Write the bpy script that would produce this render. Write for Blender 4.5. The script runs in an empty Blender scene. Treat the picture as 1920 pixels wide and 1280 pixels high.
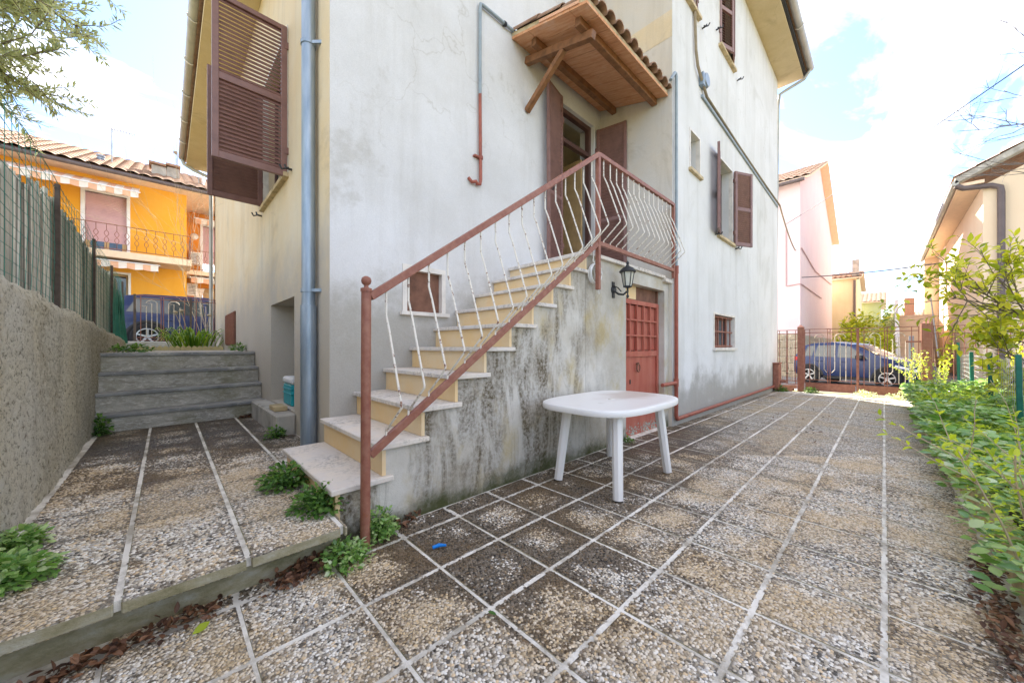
import bpy, math, random
import numpy as np
from mathutils import Vector, Matrix
random.seed(7); rng = np.random.default_rng(7)
SC = bpy.context.scene
COL = SC.collection
R = math.radians

# ------------------------------------------------------------------ camera
CAM_H = 1.22
cd = bpy.data.cameras.new('camera'); cam = bpy.data.objects.new('camera', cd); COL.objects.link(cam)
cam.location = (0, 0, CAM_H); cam.rotation_euler = (R(90), 0, R(46.04 - 90))
cd.sensor_width = 36; cd.lens = 12.62; cd.shift_y = 0.0052; cd.clip_start = 0.05; cd.clip_end = 2000
SC.camera = cam
# ------------------------------------------------------------------ sky, sun, exposure
SUN_AZ = (0.62, 0.78); SUN_EL = 40.0
W = bpy.data.worlds.new('World'); SC.world = W; W.use_nodes = True
wt = W.node_tree; wt.nodes.clear()
def wn(t, **k):
    n = wt.nodes.new(t)
    for a, b in k.items(): setattr(n, a, b)
    return n
sky = wn('ShaderNodeTexSky', sky_type='NISHITA', sun_disc=False)
sky.sun_elevation = R(SUN_EL); sky.sun_rotation = math.atan2(SUN_AZ[0], SUN_AZ[1])
sky.air_density = 1.0; sky.dust_density = 0.6; sky.ozone_density = 1.6
tc = wn('ShaderNodeTexCoord'); sep = wn('ShaderNodeSeparateXYZ')
wt.links.new(tc.outputs['Generated'], sep.inputs[0])
# cloud layer: direction projected on a flat deck so that streaks foreshorten to the horizon
mx = wn('ShaderNodeMath', operation='MAXIMUM'); mx.inputs[1].default_value = 0.0
wt.links.new(sep.outputs[2], mx.inputs[0])
ad = wn('ShaderNodeMath', operation='ADD'); ad.inputs[1].default_value = 0.16
wt.links.new(mx.outputs[0], ad.inputs[0])
dvx = wn('ShaderNodeMath', operation='DIVIDE'); dvy = wn('ShaderNodeMath', operation='DIVIDE')
wt.links.new(sep.outputs[0], dvx.inputs[0]); wt.links.new(ad.outputs[0], dvx.inputs[1])
wt.links.new(sep.outputs[1], dvy.inputs[0]); wt.links.new(ad.outputs[0], dvy.inputs[1])
cmb = wn('ShaderNodeCombineXYZ'); wt.links.new(dvx.outputs[0], cmb.inputs[0]); wt.links.new(dvy.outputs[0], cmb.inputs[1])
mp = wn('ShaderNodeMapping'); mp.inputs['Location'].default_value = (3.1, 0.7, 0); mp.inputs['Rotation'].default_value = (0, 0, R(35)); mp.inputs['Scale'].default_value = (0.9, 2.0, 1)
wt.links.new(cmb.outputs[0], mp.inputs[0])
nz = wn('ShaderNodeTexNoise'); nz.inputs['Scale'].default_value = 1.3; nz.inputs['Detail'].default_value = 9; nz.inputs['Roughness'].default_value = 0.6; nz.inputs['Distortion'].default_value = 0.4
wt.links.new(mp.outputs[0], nz.inputs['Vector'])
cr = wn('ShaderNodeValToRGB'); cr.color_ramp.elements[0].position = 0.46; cr.color_ramp.elements[0].color = (0.02, 0.02, 0.02, 1)
cr.color_ramp.elements[1].position = 0.68; cr.color_ramp.elements[1].color = (0.92, 0.92, 0.92, 1)
wt.links.new(nz.outputs[0], cr.inputs[0])
mixc = wn('ShaderNodeMix', data_type='RGBA')
deep = wn('ShaderNodeMix', data_type='RGBA', blend_type='MULTIPLY'); deep.inputs[0].default_value = 1.0
wt.links.new(sky.outputs[0], deep.inputs[6]); deep.inputs[7].default_value = (0.31, 0.36, 0.43, 1)
wt.links.new(cr.outputs[0], mixc.inputs[0]); wt.links.new(deep.outputs[2], mixc.inputs[6])
mixc.inputs[7].default_value = (4.2, 3.75, 3.15, 1)
bg = wn('ShaderNodeBackground'); bg.inputs['Strength'].default_value = 0.15
wt.links.new(mixc.outputs[2], bg.inputs[0])
wo = wn('ShaderNodeOutputWorld'); wt.links.new(bg.outputs[0], wo.inputs[0])
ld = bpy.data.lights.new('sun', 'SUN'); ld.energy = 4.5; ld.angle = R(0.6); ld.color = (1.0, 0.93, 0.83)
sun = bpy.data.objects.new('sun', ld); COL.objects.link(sun)
sdir = Vector((SUN_AZ[0], SUN_AZ[1], 0)).normalized() * math.cos(R(SUN_EL)) + Vector((0, 0, math.sin(R(SUN_EL))))
sun.rotation_euler = sdir.to_track_quat('Z', 'Y').to_euler(); sun.location = (0, 0, 30)
SC.view_settings.view_transform = 'Standard'; SC.view_settings.look = 'None'; SC.view_settings.gamma = 1
SC.view_settings.exposure = 2.85
SC.render.engine = 'CYCLES'
SC.cycles.max_bounces = 8; SC.cycles.diffuse_bounces = 4; SC.cycles.transparent_max_bounces = 8
SC.cycles.use_denoising = True

# ------------------------------------------------------------------ material helper
class NT:
    def __init__(s, name, rough=0.8, metallic=0.0, spec=0.3):
        s.m = bpy.data.materials.new(name); s.m.use_nodes = True
        s.t = s.m.node_tree; s.b = s.t.nodes['Principled BSDF']; s.out = s.t.nodes['Material Output']
        s.b.inputs['Roughness'].default_value = rough; s.b.inputs['Metallic'].default_value = metallic
        s.b.inputs['Specular IOR Level'].default_value = spec
        s._pos = None
    def n(s, t, **k):
        x = s.t.nodes.new(t)
        for a, b in k.items(): setattr(x, a, b)
        return x
    def put(s, sock, v):
        if isinstance(v, bpy.types.NodeSocket): s.t.links.new(v, sock)
        elif isinstance(v, (tuple, list)):
            v = tuple(v)
            if sock.type == 'RGBA' and len(v) == 3: v += (1,)
            sock.default_value = v
        else: sock.default_value = v
    def pos(s, scale=None, obj=False):
        if obj: src = s.n('ShaderNodeTexCoord').outputs['Object']
        else:
            if s._pos is None: s._pos = s.n('ShaderNodeNewGeometry').outputs['Position']
            src = s._pos
        if scale is None: return src
        m = s.n('ShaderNodeMapping'); m.inputs['Scale'].default_value = scale; s.put(m.inputs[0], src); return m.outputs[0]
    def noise(s, scale, detail=4, rough=0.55, vec=None, dist=0.0):
        x = s.n('ShaderNodeTexNoise'); x.inputs['Scale'].default_value = scale; x.inputs['Detail'].default_value = detail
        x.inputs['Roughness'].default_value = rough; x.inputs['Distortion'].default_value = dist
        s.put(x.inputs['Vector'], vec if vec is not None else s.pos()); return x.outputs[0]
    def vor(s, scale, feature='F1', vec=None, out='Distance', rnd=1.0):
        x = s.n('ShaderNodeTexVoronoi', feature=feature); x.inputs['Scale'].default_value = scale; x.inputs['Randomness'].default_value = rnd
        s.put(x.inputs['Vector'], vec if vec is not None else s.pos()); return x.outputs[out]
    def ramp(s, f, stops, interp='LINEAR'):
        x = s.n('ShaderNodeValToRGB'); e = x.color_ramp; e.interpolation = interp
        while len(e.elements) < len(stops): e.elements.new(0.5)
        for i, (p, c) in enumerate(stops):
            if not isinstance(c, (tuple, list)): c = (c, c, c)
            e.elements[i].position = p; e.elements[i].color = tuple(c) + (1,)
        s.put(x.inputs[0], f); return x.outputs[0]
    def mix(s, f, a, b, mode='MIX'):
        x = s.n('ShaderNodeMix', data_type='RGBA', blend_type=mode)
        s.put(x.inputs[0], f); s.put(x.inputs[6], a); s.put(x.inputs[7], b); return x.outputs[2]
    def ma(s, op, a, b=0.0, c=0.0, clamp=False):
        x = s.n('ShaderNodeMath', operation=op, use_clamp=clamp)
        s.put(x.inputs[0], a); s.put(x.inputs[1], b); s.put(x.inputs[2], c); return x.outputs[0]
    def xyz(s, vec=None):
        x = s.n('ShaderNodeSeparateXYZ'); s.put(x.inputs[0], vec if vec is not None else s.pos()); return x.outputs
    def rng(s, v, a, b, lo=0.0, hi=1.0):
        x = s.n('ShaderNodeMapRange', interpolation_type='SMOOTHSTEP')
        for i, q in enumerate((v, a, b, lo, hi)): s.put(x.inputs[i], q)
        return x.outputs[0]
    def attr(s, name): return s.n('ShaderNodeAttribute', attribute_name=name).outputs['Fac']
    def col(s, c): s.put(s.b.inputs['Base Color'], c); return s
    def rough(s, v): s.put(s.b.inputs['Roughness'], v); return s
    def bump(s, h, strength=0.4, dist=0.01):
        x = s.n('ShaderNodeBump'); x.inputs['Strength'].default_value = strength; x.inputs['Distance'].default_value = dist
        s.put(x.inputs['Height'], h)
        prev = s.b.inputs['Normal'].links
        if prev: s.t.links.new(prev[0].from_socket, x.inputs['Normal'])
        s.t.links.new(x.outputs[0], s.b.inputs['Normal']); return s
M = {}
def basic(name, c, rough=0.6, var=0.25, scale=6, metallic=0.0, spec=0.35, bump=0.0, bscale=60, dark=None):
    k = NT(name, rough, metallic, spec)
    d = tuple(x * (1 - var) for x in c) if dark is None else dark
    l = tuple(min(1, x * (1 + var * 0.5)) for x in c)
    k.col(k.ramp(k.noise(scale, 5, 0.6), [(0.3, d), (0.55, c), (0.8, l)]))
    if bump: k.bump(k.noise(bscale, 4), bump, 0.004)
    M[name] = k.m; return k
def plaster(name, c1, c2, stain, streak=0.5, patch=0.45, bump=0.5, grain=150, spots=None, low=None):
    """rendered wall: two-tone cloudy paint, vertical runs, worn patches, sand grain"""
    k = NT(name, 0.92, 0, 0.15)
    base = k.mix(k.ramp(k.noise(0.9, 6, 0.62), [(0.35, 0), (0.65, 1)]), c1, c2)
    run = k.ramp(k.noise(1.0, 6, 0.65, k.pos((3.2, 3.2, 0.28))), [(0.50, 0), (0.75, 1)])
    base = k.mix(k.ma('MULTIPLY', run, streak), base, stain)
    pt = k.ramp(k.noise(0.55, 8, 0.68, None, 0.6), [(0.56, 0), (0.62, 1)])
    base = k.mix(k.ma('MULTIPLY', pt, patch), base, stain)
    if low is not None:      # rising damp with a ragged edge at a given height
        z0, z1, c, a = low
        zz = k.ma('ADD', k.xyz()[2], k.ma('MULTIPLY', k.ma('SUBTRACT', k.noise(1.6, 7, 0.7), 0.5), 2.2))
        base = k.mix(k.ma('MULTIPLY', k.rng(zz, z1, z0), a), base, c)
    if spots is not None:
        sc, th, c, a = spots
        sp = k.ramp(k.noise(sc, 3, 0.7), [(th, 0), (th + 0.06, 1)])
        msk = k.ramp(k.noise(1.1, 6, 0.65, k.pos((2.6, 2.6, 0.5))), [(0.42, 0), (0.62, 1)])
        base = k.mix(k.ma('MULTIPLY', k.ma('MULTIPLY', sp, msk), a), base, c)
    fine = k.noise(grain, 3, 0.7)
    base = k.mix(0.22, base, k.mix(1.0, base, k.ramp(fine, [(0.3, 0.45), (0.7, 1.25)]), 'MULTIPLY'))
    cw = k.n('ShaderNodeTexVoronoi', feature='DISTANCE_TO_EDGE'); cw.inputs['Scale'].default_value = 0.55
    wv = k.n('ShaderNodeVectorMath', operation='ADD'); k.put(wv.inputs[0], k.pos()); nn = k.n('ShaderNodeTexNoise'); nn.inputs['Scale'].default_value = 2.2; nn.inputs['Detail'].default_value = 6; k.put(nn.inputs['Vector'], k.pos()); k.put(wv.inputs[1], nn.outputs['Color']); k.put(cw.inputs['Vector'], wv.outputs[0])
    crack = k.ma('MULTIPLY', k.ramp(cw.outputs['Distance'], [(0.0, 1), (0.006, 0)]), k.ramp(k.noise(0.7, 3), [(0.50, 0), (0.62, 1)]))
    base = k.mix(k.ma('MULTIPLY', crack, 0.45), base, stain)
    k.col(base)
    k.bump(k.noise(5, 6, 0.65), bump * 0.55, 0.03); k.bump(fine, bump, 0.004)
    M[name] = k.m; return k

plaster('grey_plaster', (0.62, 0.605, 0.58), (0.72, 0.71, 0.70), (0.40, 0.37, 0.31), 0.30, 0.40, 0.6, low=(1.25, 2.15, (0.36, 0.335, 0.28), 0.8))
plaster('pale_plaster', (0.66, 0.65, 0.62), (0.74, 0.73, 0.71), (0.43, 0.41, 0.35), 0.42, 0.25, 0.5, low=(0.25, 1.0, (0.33, 0.31, 0.265), 0.8))
plaster('return_plaster', (0.66, 0.58, 0.46), (0.62, 0.59, 0.54), (0.36, 0.31, 0.22), 0.35, 0.35, 0.5)
plaster('cream_plaster', (0.70, 0.55, 0.34), (0.72, 0.62, 0.46), (0.40, 0.33, 0.24), 0.40, 0.30, 0.5, low=(1.6, 2.7, (0.50, 0.46, 0.40), 0.8))
plaster('soffit', (0.60, 0.48, 0.28), (0.68, 0.56, 0.36), (0.36, 0.28, 0.15), 0.2, 0.35, 0.3)
# staircase flank: cement render with mould runs
k = NT('mould_render', 0.95, 0, 0.12)
base = k.mix(k.ramp(k.noise(1.4, 7, 0.65), [(0.35, 0), (0.62, 1)]), (0.42, 0.38, 0.31), (0.58, 0.55, 0.49))
yel = k.ramp(k.noise(1.7, 5, 0.6, k.pos((1.5, 1.5, 1.0))), [(0.52, 0), (0.7, 1)])
base = k.mix(k.ma('MULTIPLY', yel, 0.75), base, (0.44, 0.34, 0.15))
xs = k.xyz()[0]; zs = k.xyz()[2]
run = k.ramp(k.noise(1.0, 7, 0.68, k.pos((3.4, 3.4, 1.0)), 0.8), [(0.42, 0), (0.60, 1)])
run = k.ma('MULTIPLY', run, k.rng(xs, 4.3, 2.7))
sp = k.ramp(k.noise(34, 5, 0.8), [(0.42, 0), (0.56, 1)])
base = k.mix(k.ma('MULTIPLY', run, k.ma('MINIMUM', 0.97, k.ma('ADD', 0.42, k.ma('MULTIPLY', sp, 0.55)))), base, (0.105, 0.080, 0.045))
wsp = k.ramp(k.noise(75, 2, 0.6), [(0.68, 0), (0.72, 1)])
base = k.mix(k.ma('MULTIPLY', k.ma('MULTIPLY', wsp, run), 0.6), base, (0.7, 0.7, 0.68))
zf = k.ma('ADD', zs, k.ma('MULTIPLY', k.ma('SUBTRACT', k.noise(3.0, 6, 0.7), 0.5), 0.5))
base = k.mix(k.rng(zf, 0.18, -0.05), base, (0.07, 0.075, 0.03))
k.col(base); k.bump(k.noise(9, 5), 0.3, 0.02); k.bump(k.noise(90, 4, 0.7), 0.7, 0.006); M['mould_render'] = k.m
# rough-cast retaining wall
k = NT('roughcast', 0.95, 0, 0.12)
base = k.mix(k.ramp(k.noise(1.1, 7, 0.65), [(0.36, 0), (0.64, 1)]), (0.82, 0.74, 0.55), (0.86, 0.82, 0.70))
dk = k.ramp(k.noise(1.0, 7, 0.7, k.pos((1.6, 1.6, 0.45))), [(0.47, 0), (0.66, 1)])
base = k.mix(k.ma('MULTIPLY', dk, 0.45), base, (0.30, 0.26, 0.17))
base = k.mix(k.ma('MULTIPLY', k.rng(k.xyz()[1], 4.6, 7.0), 0.5), base, (0.16, 0.15, 0.11))
pits = k.noise(30, 6, 0.85)
base = k.mix(k.ramp(pits, [(0.38, 0.85), (0.49, 0)]), base, (0.20, 0.165, 0.09))
base = k.mix(k.ramp(pits, [(0.53, 0), (0.62, 0.7)]), base, (0.86, 0.82, 0.72))
k.col(base); k.bump(pits, 1.0, 0.03); k.bump(k.noise(160, 2), 0.5, 0.004); M['roughcast'] = k.m
# pebble-dash paving
def grid_mask(k, off, pitch, only=None):
    xyz = k.xyz()
    d = []
    for i in (0, 1):
        f = k.ma('FRACT', k.ma('DIVIDE', k.ma('SUBTRACT', xyz[i], off[i] - 100 * pitch), pitch))
        d.append(k.ma('ABSOLUTE', k.ma('SUBTRACT', f, 0.5)))
    if only is not None: return k.ma('MAXIMUM', d[only], k.ma('SUBTRACT', d[1 - only], 0.018))
    return k.ma('MAXIMUM', d[0], d[1])
def stain_mask(k, centre, off, pitch, rnd):
    """1 = dark algae-stained stone, 0 = clean; decided stone by stone so that clean stones dot the dark areas"""
    x, y, z = k.xyz()
    big = k.noise(1.25, 6, 0.62)
    zone = k.rng(k.ma('SUBTRACT', y, k.ma('MULTIPLY', x, 0.10)), centre[0], centre[1])
    if centre[1] < 3: zone = k.ma('MULTIPLY', zone, k.rng(x, 0.4, 1.2))
    g = k.ma('ADD', big, k.ma('MULTIPLY', zone, 0.36))
    g = k.ma('SUBTRACT', g, k.ma('MULTIPLY', k.rng(x, 5.0, 8.5), 0.20))
    heart = k.rng(grid_mask(k, off, pitch), 0.46, 0.12)
    g = k.ma('SUBTRACT', g, k.ma('MULTIPLY', heart, k.rng(k.noise(2.1, 4, 0.6), 0.34, 0.60, 0, 0.26)))
    g = k.ma('ADD', g, k.ma('MULTIPLY', k.ma('SUBTRACT', k.noise(9, 4, 0.7), 0.5), 0.35))
    return k.rng(k.ma('ADD', g, k.ma('MULTIPLY', k.ma('SUBTRACT', rnd, 0.5), 0.34)), 0.53, 0.69)
PITCH = 0.43; TOFF = (1.97, 0.0); LOFF = (0.29, 2.12)
PEB = [(0.0, (0.09, 0.08, 0.065)), (0.09, (0.27, 0.235, 0.19)), (0.22, (0.46, 0.40, 0.31)), (0.38, (0.62, 0.54, 0.42)), (0.52, (0.68, 0.52, 0.33)), (0.60, (0.78, 0.72, 0.62)), (0.78, (0.54, 0.51, 0.46)), (0.88, (0.85, 0.81, 0.73))]
def pebble(name, centre, off, geo):
    k = NT(name, 0.55, 0, 0.4)
    if geo:
        r1 = k.attr('rnd'); r2 = k.ma('FRACT', k.ma('MULTIPLY', r1, 17.3)); d = None
    else:
        sp_ = k.n('ShaderNodeSeparateColor'); k.put(sp_.inputs[0], k.vor(72, 'F1', k.pos((1, 1, 0.01)), 'Color')); r1, r2 = sp_.outputs[0], sp_.outputs[1]
        d = k.vor(72, 'F1', k.pos((1, 1, 0.01)))
    st = stain_mask(k, centre, off, PITCH, r2)
    c = k.ramp(r1, PEB, 'CONSTANT')
    c = k.mix(k.ma('MULTIPLY', k.rng(k.noise(1.6, 5), 0.42, 0.60), 0.55), c, (0.60, 0.43, 0.22))
    if d is not None: c = k.mix(k.ramp(d, [(0.46, 0), (0.66, 0.8)]), c, (0.12, 0.105, 0.08))
    dk = k.mix(1.0, c, (0.20, 0.165, 0.125), 'MULTIPLY')
    c = k.mix(k.ma('MULTIPLY', st, 0.93), c, dk)
    jn = k.rng(k.ma('ADD', grid_mask(k, off, PITCH, 1 if centre[1] < 3 else 0), k.ma('MULTIPLY', k.ma('SUBTRACT', k.noise(11, 5, 0.7), 0.5), 0.09)), 0.465, 0.495)
    c = k.mix(k.ma('MULTIPLY', jn, k.rng(k.noise(3.0, 4), 0.35, 0.6, 0.15, 0.8)), c, (0.66, 0.62, 0.55))
    k.col(c)
    if d is not None: k.bump(k.ramp(d, [(0.0, 1), (0.35, 0.85), (0.62, 0)]), 0.9, 0.008)
    k.rough(k.rng(st, 0, 1, 0.62, 0.45)); M[name] = k.m
pebble('pebble_terrace', (0.1, 1.7), TOFF, False); pebble('pebble_terrace_geo', (0.1, 1.7), TOFF, True)
pebble('pebble_path', (2.6, 6.0), LOFF, False); pebble('pebble_path_geo', (2.6, 6.0), LOFF, True)
k = NT('mortar', 0.95, 0, 0.1)
k.col(k.mix(k.ramp(k.noise(3.5, 6, 0.7), [(0.45, 0), (0.62, 0.9)]), (0.78, 0.74, 0.66), (0.36, 0.32, 0.25))); k.bump(k.noise(120, 3), 0.6, 0.005); M['mortar'] = k.m
k = NT('slab_edge', 0.95, 0, 0.1)
k.col(k.ramp(k.noise(5, 6, 0.7, k.pos((1, 1, 2))), [(0.3, (0.14, 0.13, 0.06)), (0.5, (0.30, 0.27, 0.17)), (0.7, (0.42, 0.40, 0.33))])); k.bump(k.noise(80, 4), 0.5, 0.006); M['slab_edge'] = k.m
# stone treads
k = NT('travertine', 0.7, 0, 0.3)
base = k.mix(k.ramp(k.noise(3, 6, 0.65), [(0.35, 0), (0.7, 1)]), (0.72, 0.64, 0.54), (0.62, 0.59, 0.56))
base = k.mix(k.ma('MULTIPLY', k.ramp(k.noise(26, 8, 0.8), [(0.47, 0), (0.62, 0.85)]), k.ramp(k.noise(3.2, 5, 0.65), [(0.42, 0.05), (0.64, 1)])), base, (0.17, 0.16, 0.145))
k.col(base); k.bump(k.noise(40, 5), 0.25, 0.004); M['travertine'] = k.m
k = NT('yellow_stone', 0.7, 0, 0.3)
base = k.mix(k.ramp(k.noise(2.5, 6, 0.6), [(0.35, 0), (0.7, 1)]), (0.76, 0.53, 0.26), (0.74, 0.60, 0.40))
base = k.mix(k.ramp(k.noise(9, 6, 0.8), [(0.62, 0), (0.75, 0.5)]), base, (0.28, 0.2, 0.1))
k.col(base); k.bump(k.noise(50, 4), 0.2, 0.004); M['yellow_stone'] = k.m
k = NT('grey_stone', 0.9, 0, 0.2)
base = k.mix(k.ramp(k.noise(4, 7, 0.7, k.pos((1, 1, 3))), [(0.36, 0), (0.66, 1)]), (0.30, 0.28, 0.23), (0.50, 0.47, 0.40))
base = k.mix(k.ramp(k.noise(22, 7, 0.85, k.pos((0.5, 1, 1.6))), [(0.50, 0), (0.60, 0.85)]), base, (0.66, 0.63, 0.56))
base = k.mix(k.ma('MULTIPLY', k.ramp(k.noise(2.2, 5), [(0.5, 0), (0.66, 1)]), 0.5), base, (0.16, 0.16, 0.06))
k.col(base); k.bump(k.noise(60, 5, 0.7), 0.6, 0.006); M['grey_stone'] = k.m
k = NT('slate_tread', 0.75, 0, 0.3)
base = k.mix(k.ramp(k.noise(3.5, 7, 0.7, k.pos((0.6, 1, 2))), [(0.36, 0), (0.66, 1)]), (0.17, 0.175, 0.175), (0.40, 0.39, 0.36))
base = k.mix(k.ramp(k.noise(6, 6, 0.75), [(0.55, 0), (0.68, 0.8)]), base, (0.60, 0.58, 0.52))
k.col(base); k.bump(k.noise(50, 5), 0.4, 0.005); M['slate_tread'] = k.m
# metal paint etc.
k = NT('rust_paint', 0.5, 0.0, 0.4)
base = k.mix(k.ramp(k.noise(14, 6, 0.7), [(0.4, 0), (0.7, 1)]), (0.24, 0.085, 0.055), (0.33, 0.15, 0.10))
base = k.mix(k.ramp(k.noise(30, 5, 0.8), [(0.60, 0), (0.72, 0.8)]), base, (0.30, 0.10, 0.03))
k.col(base); k.bump(k.noise(60, 4), 0.2, 0.003); M['rust_paint'] = k.m
k = NT('white_rod', 0.5, 0, 0.4)
k.col(k.mix(k.ramp(k.noise(34, 4, 0.7), [(0.56, 0), (0.64, 1)]), (0.72, 0.67, 0.58), (0.20, 0.08, 0.04))); M['white_rod'] = k.m
k = NT('red_door_paint', 0.55, 0, 0.35)
base = k.mix(k.ramp(k.noise(1.6, 6, 0.65, k.pos((5, 5, 0.7))), [(0.38, 0), (0.68, 1)]), (0.36, 0.085, 0.055), (0.44, 0.15, 0.10))
base = k.mix(k.ramp(k.noise(6, 6, 0.75), [(0.60, 0), (0.74, 0.7)]), base, (0.20, 0.06, 0.05))
zr = k.ma('ADD', k.xyz()[2], k.ma('MULTIPLY', k.ma('SUBTRACT', k.noise(9, 6, 0.8), 0.5), 0.35))
base = k.mix(k.ma('MULTIPLY', k.rng(zr, 0.14, 0.05), k.ramp(k.noise(25, 4), [(0.5, 0), (0.56, 1)])), base, (0.28, 0.42, 0.36))
k.col(base); k.bump(k.noise(40, 4), 0.2, 0.003); M['red_door_paint'] = k.m
basic('shutter_paint', (0.215, 0.112, 0.094), 0.42, 0.22, 9, spec=0.45)
basic('shutter_dark', (0.10, 0.05, 0.042), 0.45, 0.2, 9)
basic('wood_beam', (0.25, 0.115, 0.05), 0.5, 0.4, 11, bump=0.2, bscale=40)
k = NT('cotto', 0.75, 0, 0.25)
base = k.mix(k.ramp(k.noise(3, 7, 0.7, k.pos((12, 1.2, 1))), [(0.34, 0), (0.68, 1)]), (0.58, 0.25, 0.11), (0.74, 0.43, 0.25))
base = k.mix(k.ma('MULTIPLY', k.attr('rnd'), 0.0), base, base)
base = k.mix(k.ramp(k.noise(2.4, 6, 0.7), [(0.56, 0), (0.72, 0.7)]), base, (0.72, 0.52, 0.40))
base = k.mix(k.ramp(k.noise(16, 5, 0.8, k.pos((6, 1, 1))), [(0.62, 0), (0.70, 0.8)]), base, (0.10, 0.05, 0.03))
k.col(base); k.bump(k.noise(40, 4, 0.6, k.pos((5, 0.6, 1))), 0.3, 0.004); M['cotto'] = k.m
k = NT('roof_tile', 0.9, 0, 0.15)
base = k.mix(k.ramp(k.noise(4, 6, 0.7), [(0.35, 0), (0.66, 1)]), (0.28, 0.15, 0.09), (0.40, 0.27, 0.19))
base = k.mix(k.ramp(k.noise(12, 6, 0.75), [(0.50, 0), (0.66, 0.8)]), base, (0.16, 0.13, 0.10))
k.col(base); k.bump(k.noise(40, 5), 0.4, 0.006); M['roof_tile'] = k.m
k = NT('galvanised', 0.45, 0.55, 0.5)
k.col(k.ramp(k.noise(2.0, 6, 0.65, k.pos((6, 6, 0.8))), [(0.35, (0.22, 0.28, 0.34)), (0.6, (0.34, 0.40, 0.46)), (0.75, (0.50, 0.54, 0.57))])); M['galvanised'] = k.m
basic('gutter_grey', (0.42, 0.41, 0.36), 0.5, 0.2, 3, metallic=0.2)
basic('marble', (0.72, 0.67, 0.60), 0.5, 0.22, 6)
basic('sill_stone', (0.56, 0.44, 0.26), 0.7, 0.45, 8, bump=0.3)
basic('rusty_panel', (0.20, 0.095, 0.06), 0.8, 0.5, 6, bump=0.3, bscale=30)
basic('iron', (0.03, 0.032, 0.035), 0.5, 0.3, 20)
basic('white_paint', (0.78, 0.77, 0.74), 0.5, 0.12, 5)
basic('cement', (0.46, 0.43, 0.37), 0.95, 0.4, 4, bump=0.5)
basic('dark_inside', (0.05, 0.045, 0.04), 0.9, 0.2)
basic('room_paint', (0.84, 0.74, 0.52), 0.8, 0.08)
basic('room_wood', (0.45, 0.30, 0.14), 0.6, 0.2, 10)
k = NT('plastic_white', 0.38, 0, 0.5)
st = k.rng(k.ma('ADD', k.noise(5, 5, 0.7), 0), 0.60, 0.80)
v = k.n('ShaderNodeVectorMath', operation='DISTANCE'); k.put(v.inputs[0], k.pos((1, 1.9, 1))); v.inputs[1].default_value = (3.55, 1.86 * 1.9, 0.72)
tea = k.rng(k.ma('ADD', v.outputs['Value'], k.ma('MULTIPLY', k.ma('SUBTRACT', k.noise(6, 5), 0.5), 0.5)), 0.62, 0.22)
k.col(k.mix(k.ma('MULTIPLY', tea, 0.5), k.mix(k.ma('MULTIPLY', st, 0.6), (0.80, 0.785, 0.75), (0.55, 0.50, 0.42)), (0.40, 0.27, 0.19))); M['plastic_white'] = k.m
basic('teal_plastic', (0.02, 0.36, 0.40), 0.4, 0.15)
basic('blue_plastic', (0.01, 0.22, 0.70), 0.3, 0.1)
basic('white_cable', (0.80, 0.79, 0.75), 0.5, 0.1)
basic('cable_brown', (0.30, 0.24, 0.16), 0.8, 0.3, 12)
basic('cable_dark', (0.07, 0.065, 0.08), 0.7, 0.2)
basic('pipe_grey', (0.28, 0.33, 0.36), 0.5, 0.2, 10)
basic('pipe_red', (0.34, 0.10, 0.065), 0.55, 0.3, 12)
basic('post_green', (0.02, 0.16, 0.11), 0.5, 0.25, 10)
basic('wire_green', (0.03, 0.20, 0.15), 0.6, 0.3, 10)
basic('wire_steel', (0.40, 0.42, 0.40), 0.5, 0.3, 10, metallic=0.4)
basic('post_iron', (0.10, 0.075, 0.06), 0.8, 0.4, 14)
k = NT('reed', 0.9, 0, 0.15)
c = k.ramp(k.attr('rnd'), [(0.0, (0.12, 0.11, 0.09)), (0.4, (0.42, 0.38, 0.31)), (1.0, (0.76, 0.70, 0.58))])
c = k.mix(k.ma('MULTIPLY', k.ramp(k.noise(0.9, 5), [(0.45, 0), (0.65, 1)]), 0.4), c, (0.14, 0.16, 0.13))
k.col(c); M['reed'] = k.m
def leafmat(name, stops, rough=0.5, trans=0.35, spec=0.4):
    k = NT(name, rough, 0, spec); c = k.ramp(k.attr('rnd'), stops); k.col(c)
    tr = k.n('ShaderNodeBsdfTranslucent'); k.put(tr.inputs[0], k.mix(1.0, c, (1.5, 1.5, 0.7), 'MULTIPLY'))
    mx = k.n('ShaderNodeMixShader'); mx.inputs[0].default_value = trans
    k.t.links.new(k.b.outputs[0], mx.inputs[1]); k.t.links.new(tr.outputs[0], mx.inputs[2]); k.t.links.new(mx.outputs[0], k.out.inputs[0]); M[name] = k.m
leafmat('leaf_olive', [(0, (0.32, 0.36, 0.24)), (0.5, (0.52, 0.55, 0.45)), (1, (0.70, 0.71, 0.64))], 0.45, 0.5)
leafmat('leaf_lemon', [(0, (0.22, 0.28, 0.02)), (0.5, (0.48, 0.50, 0.04)), (1, (0.72, 0.66, 0.08))], 0.4, 0.45)
leafmat('leaf_broad', [(0, (0.10, 0.22, 0.05)), (0.45, (0.22, 0.40, 0.09)), (0.85, (0.42, 0.56, 0.22)), (1, (0.55, 0.62, 0.40))], 0.35, 0.3, 0.6)
leafmat('leaf_lime', [(0, (0.28, 0.38, 0.03)), (0.5, (0.46, 0.56, 0.04)), (1, (0.64, 0.68, 0.08))], 0.5, 0.45)
leafmat('leaf_weed', [(0, (0.05, 0.13, 0.025)), (0.5, (0.10, 0.22, 0.04)), (1, (0.20, 0.34, 0.08))], 0.5)
leafmat('leaf_strap', [(0, (0.07, 0.17, 0.02)), (0.5, (0.16, 0.30, 0.03)), (1, (0.34, 0.44, 0.06))], 0.35)
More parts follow.
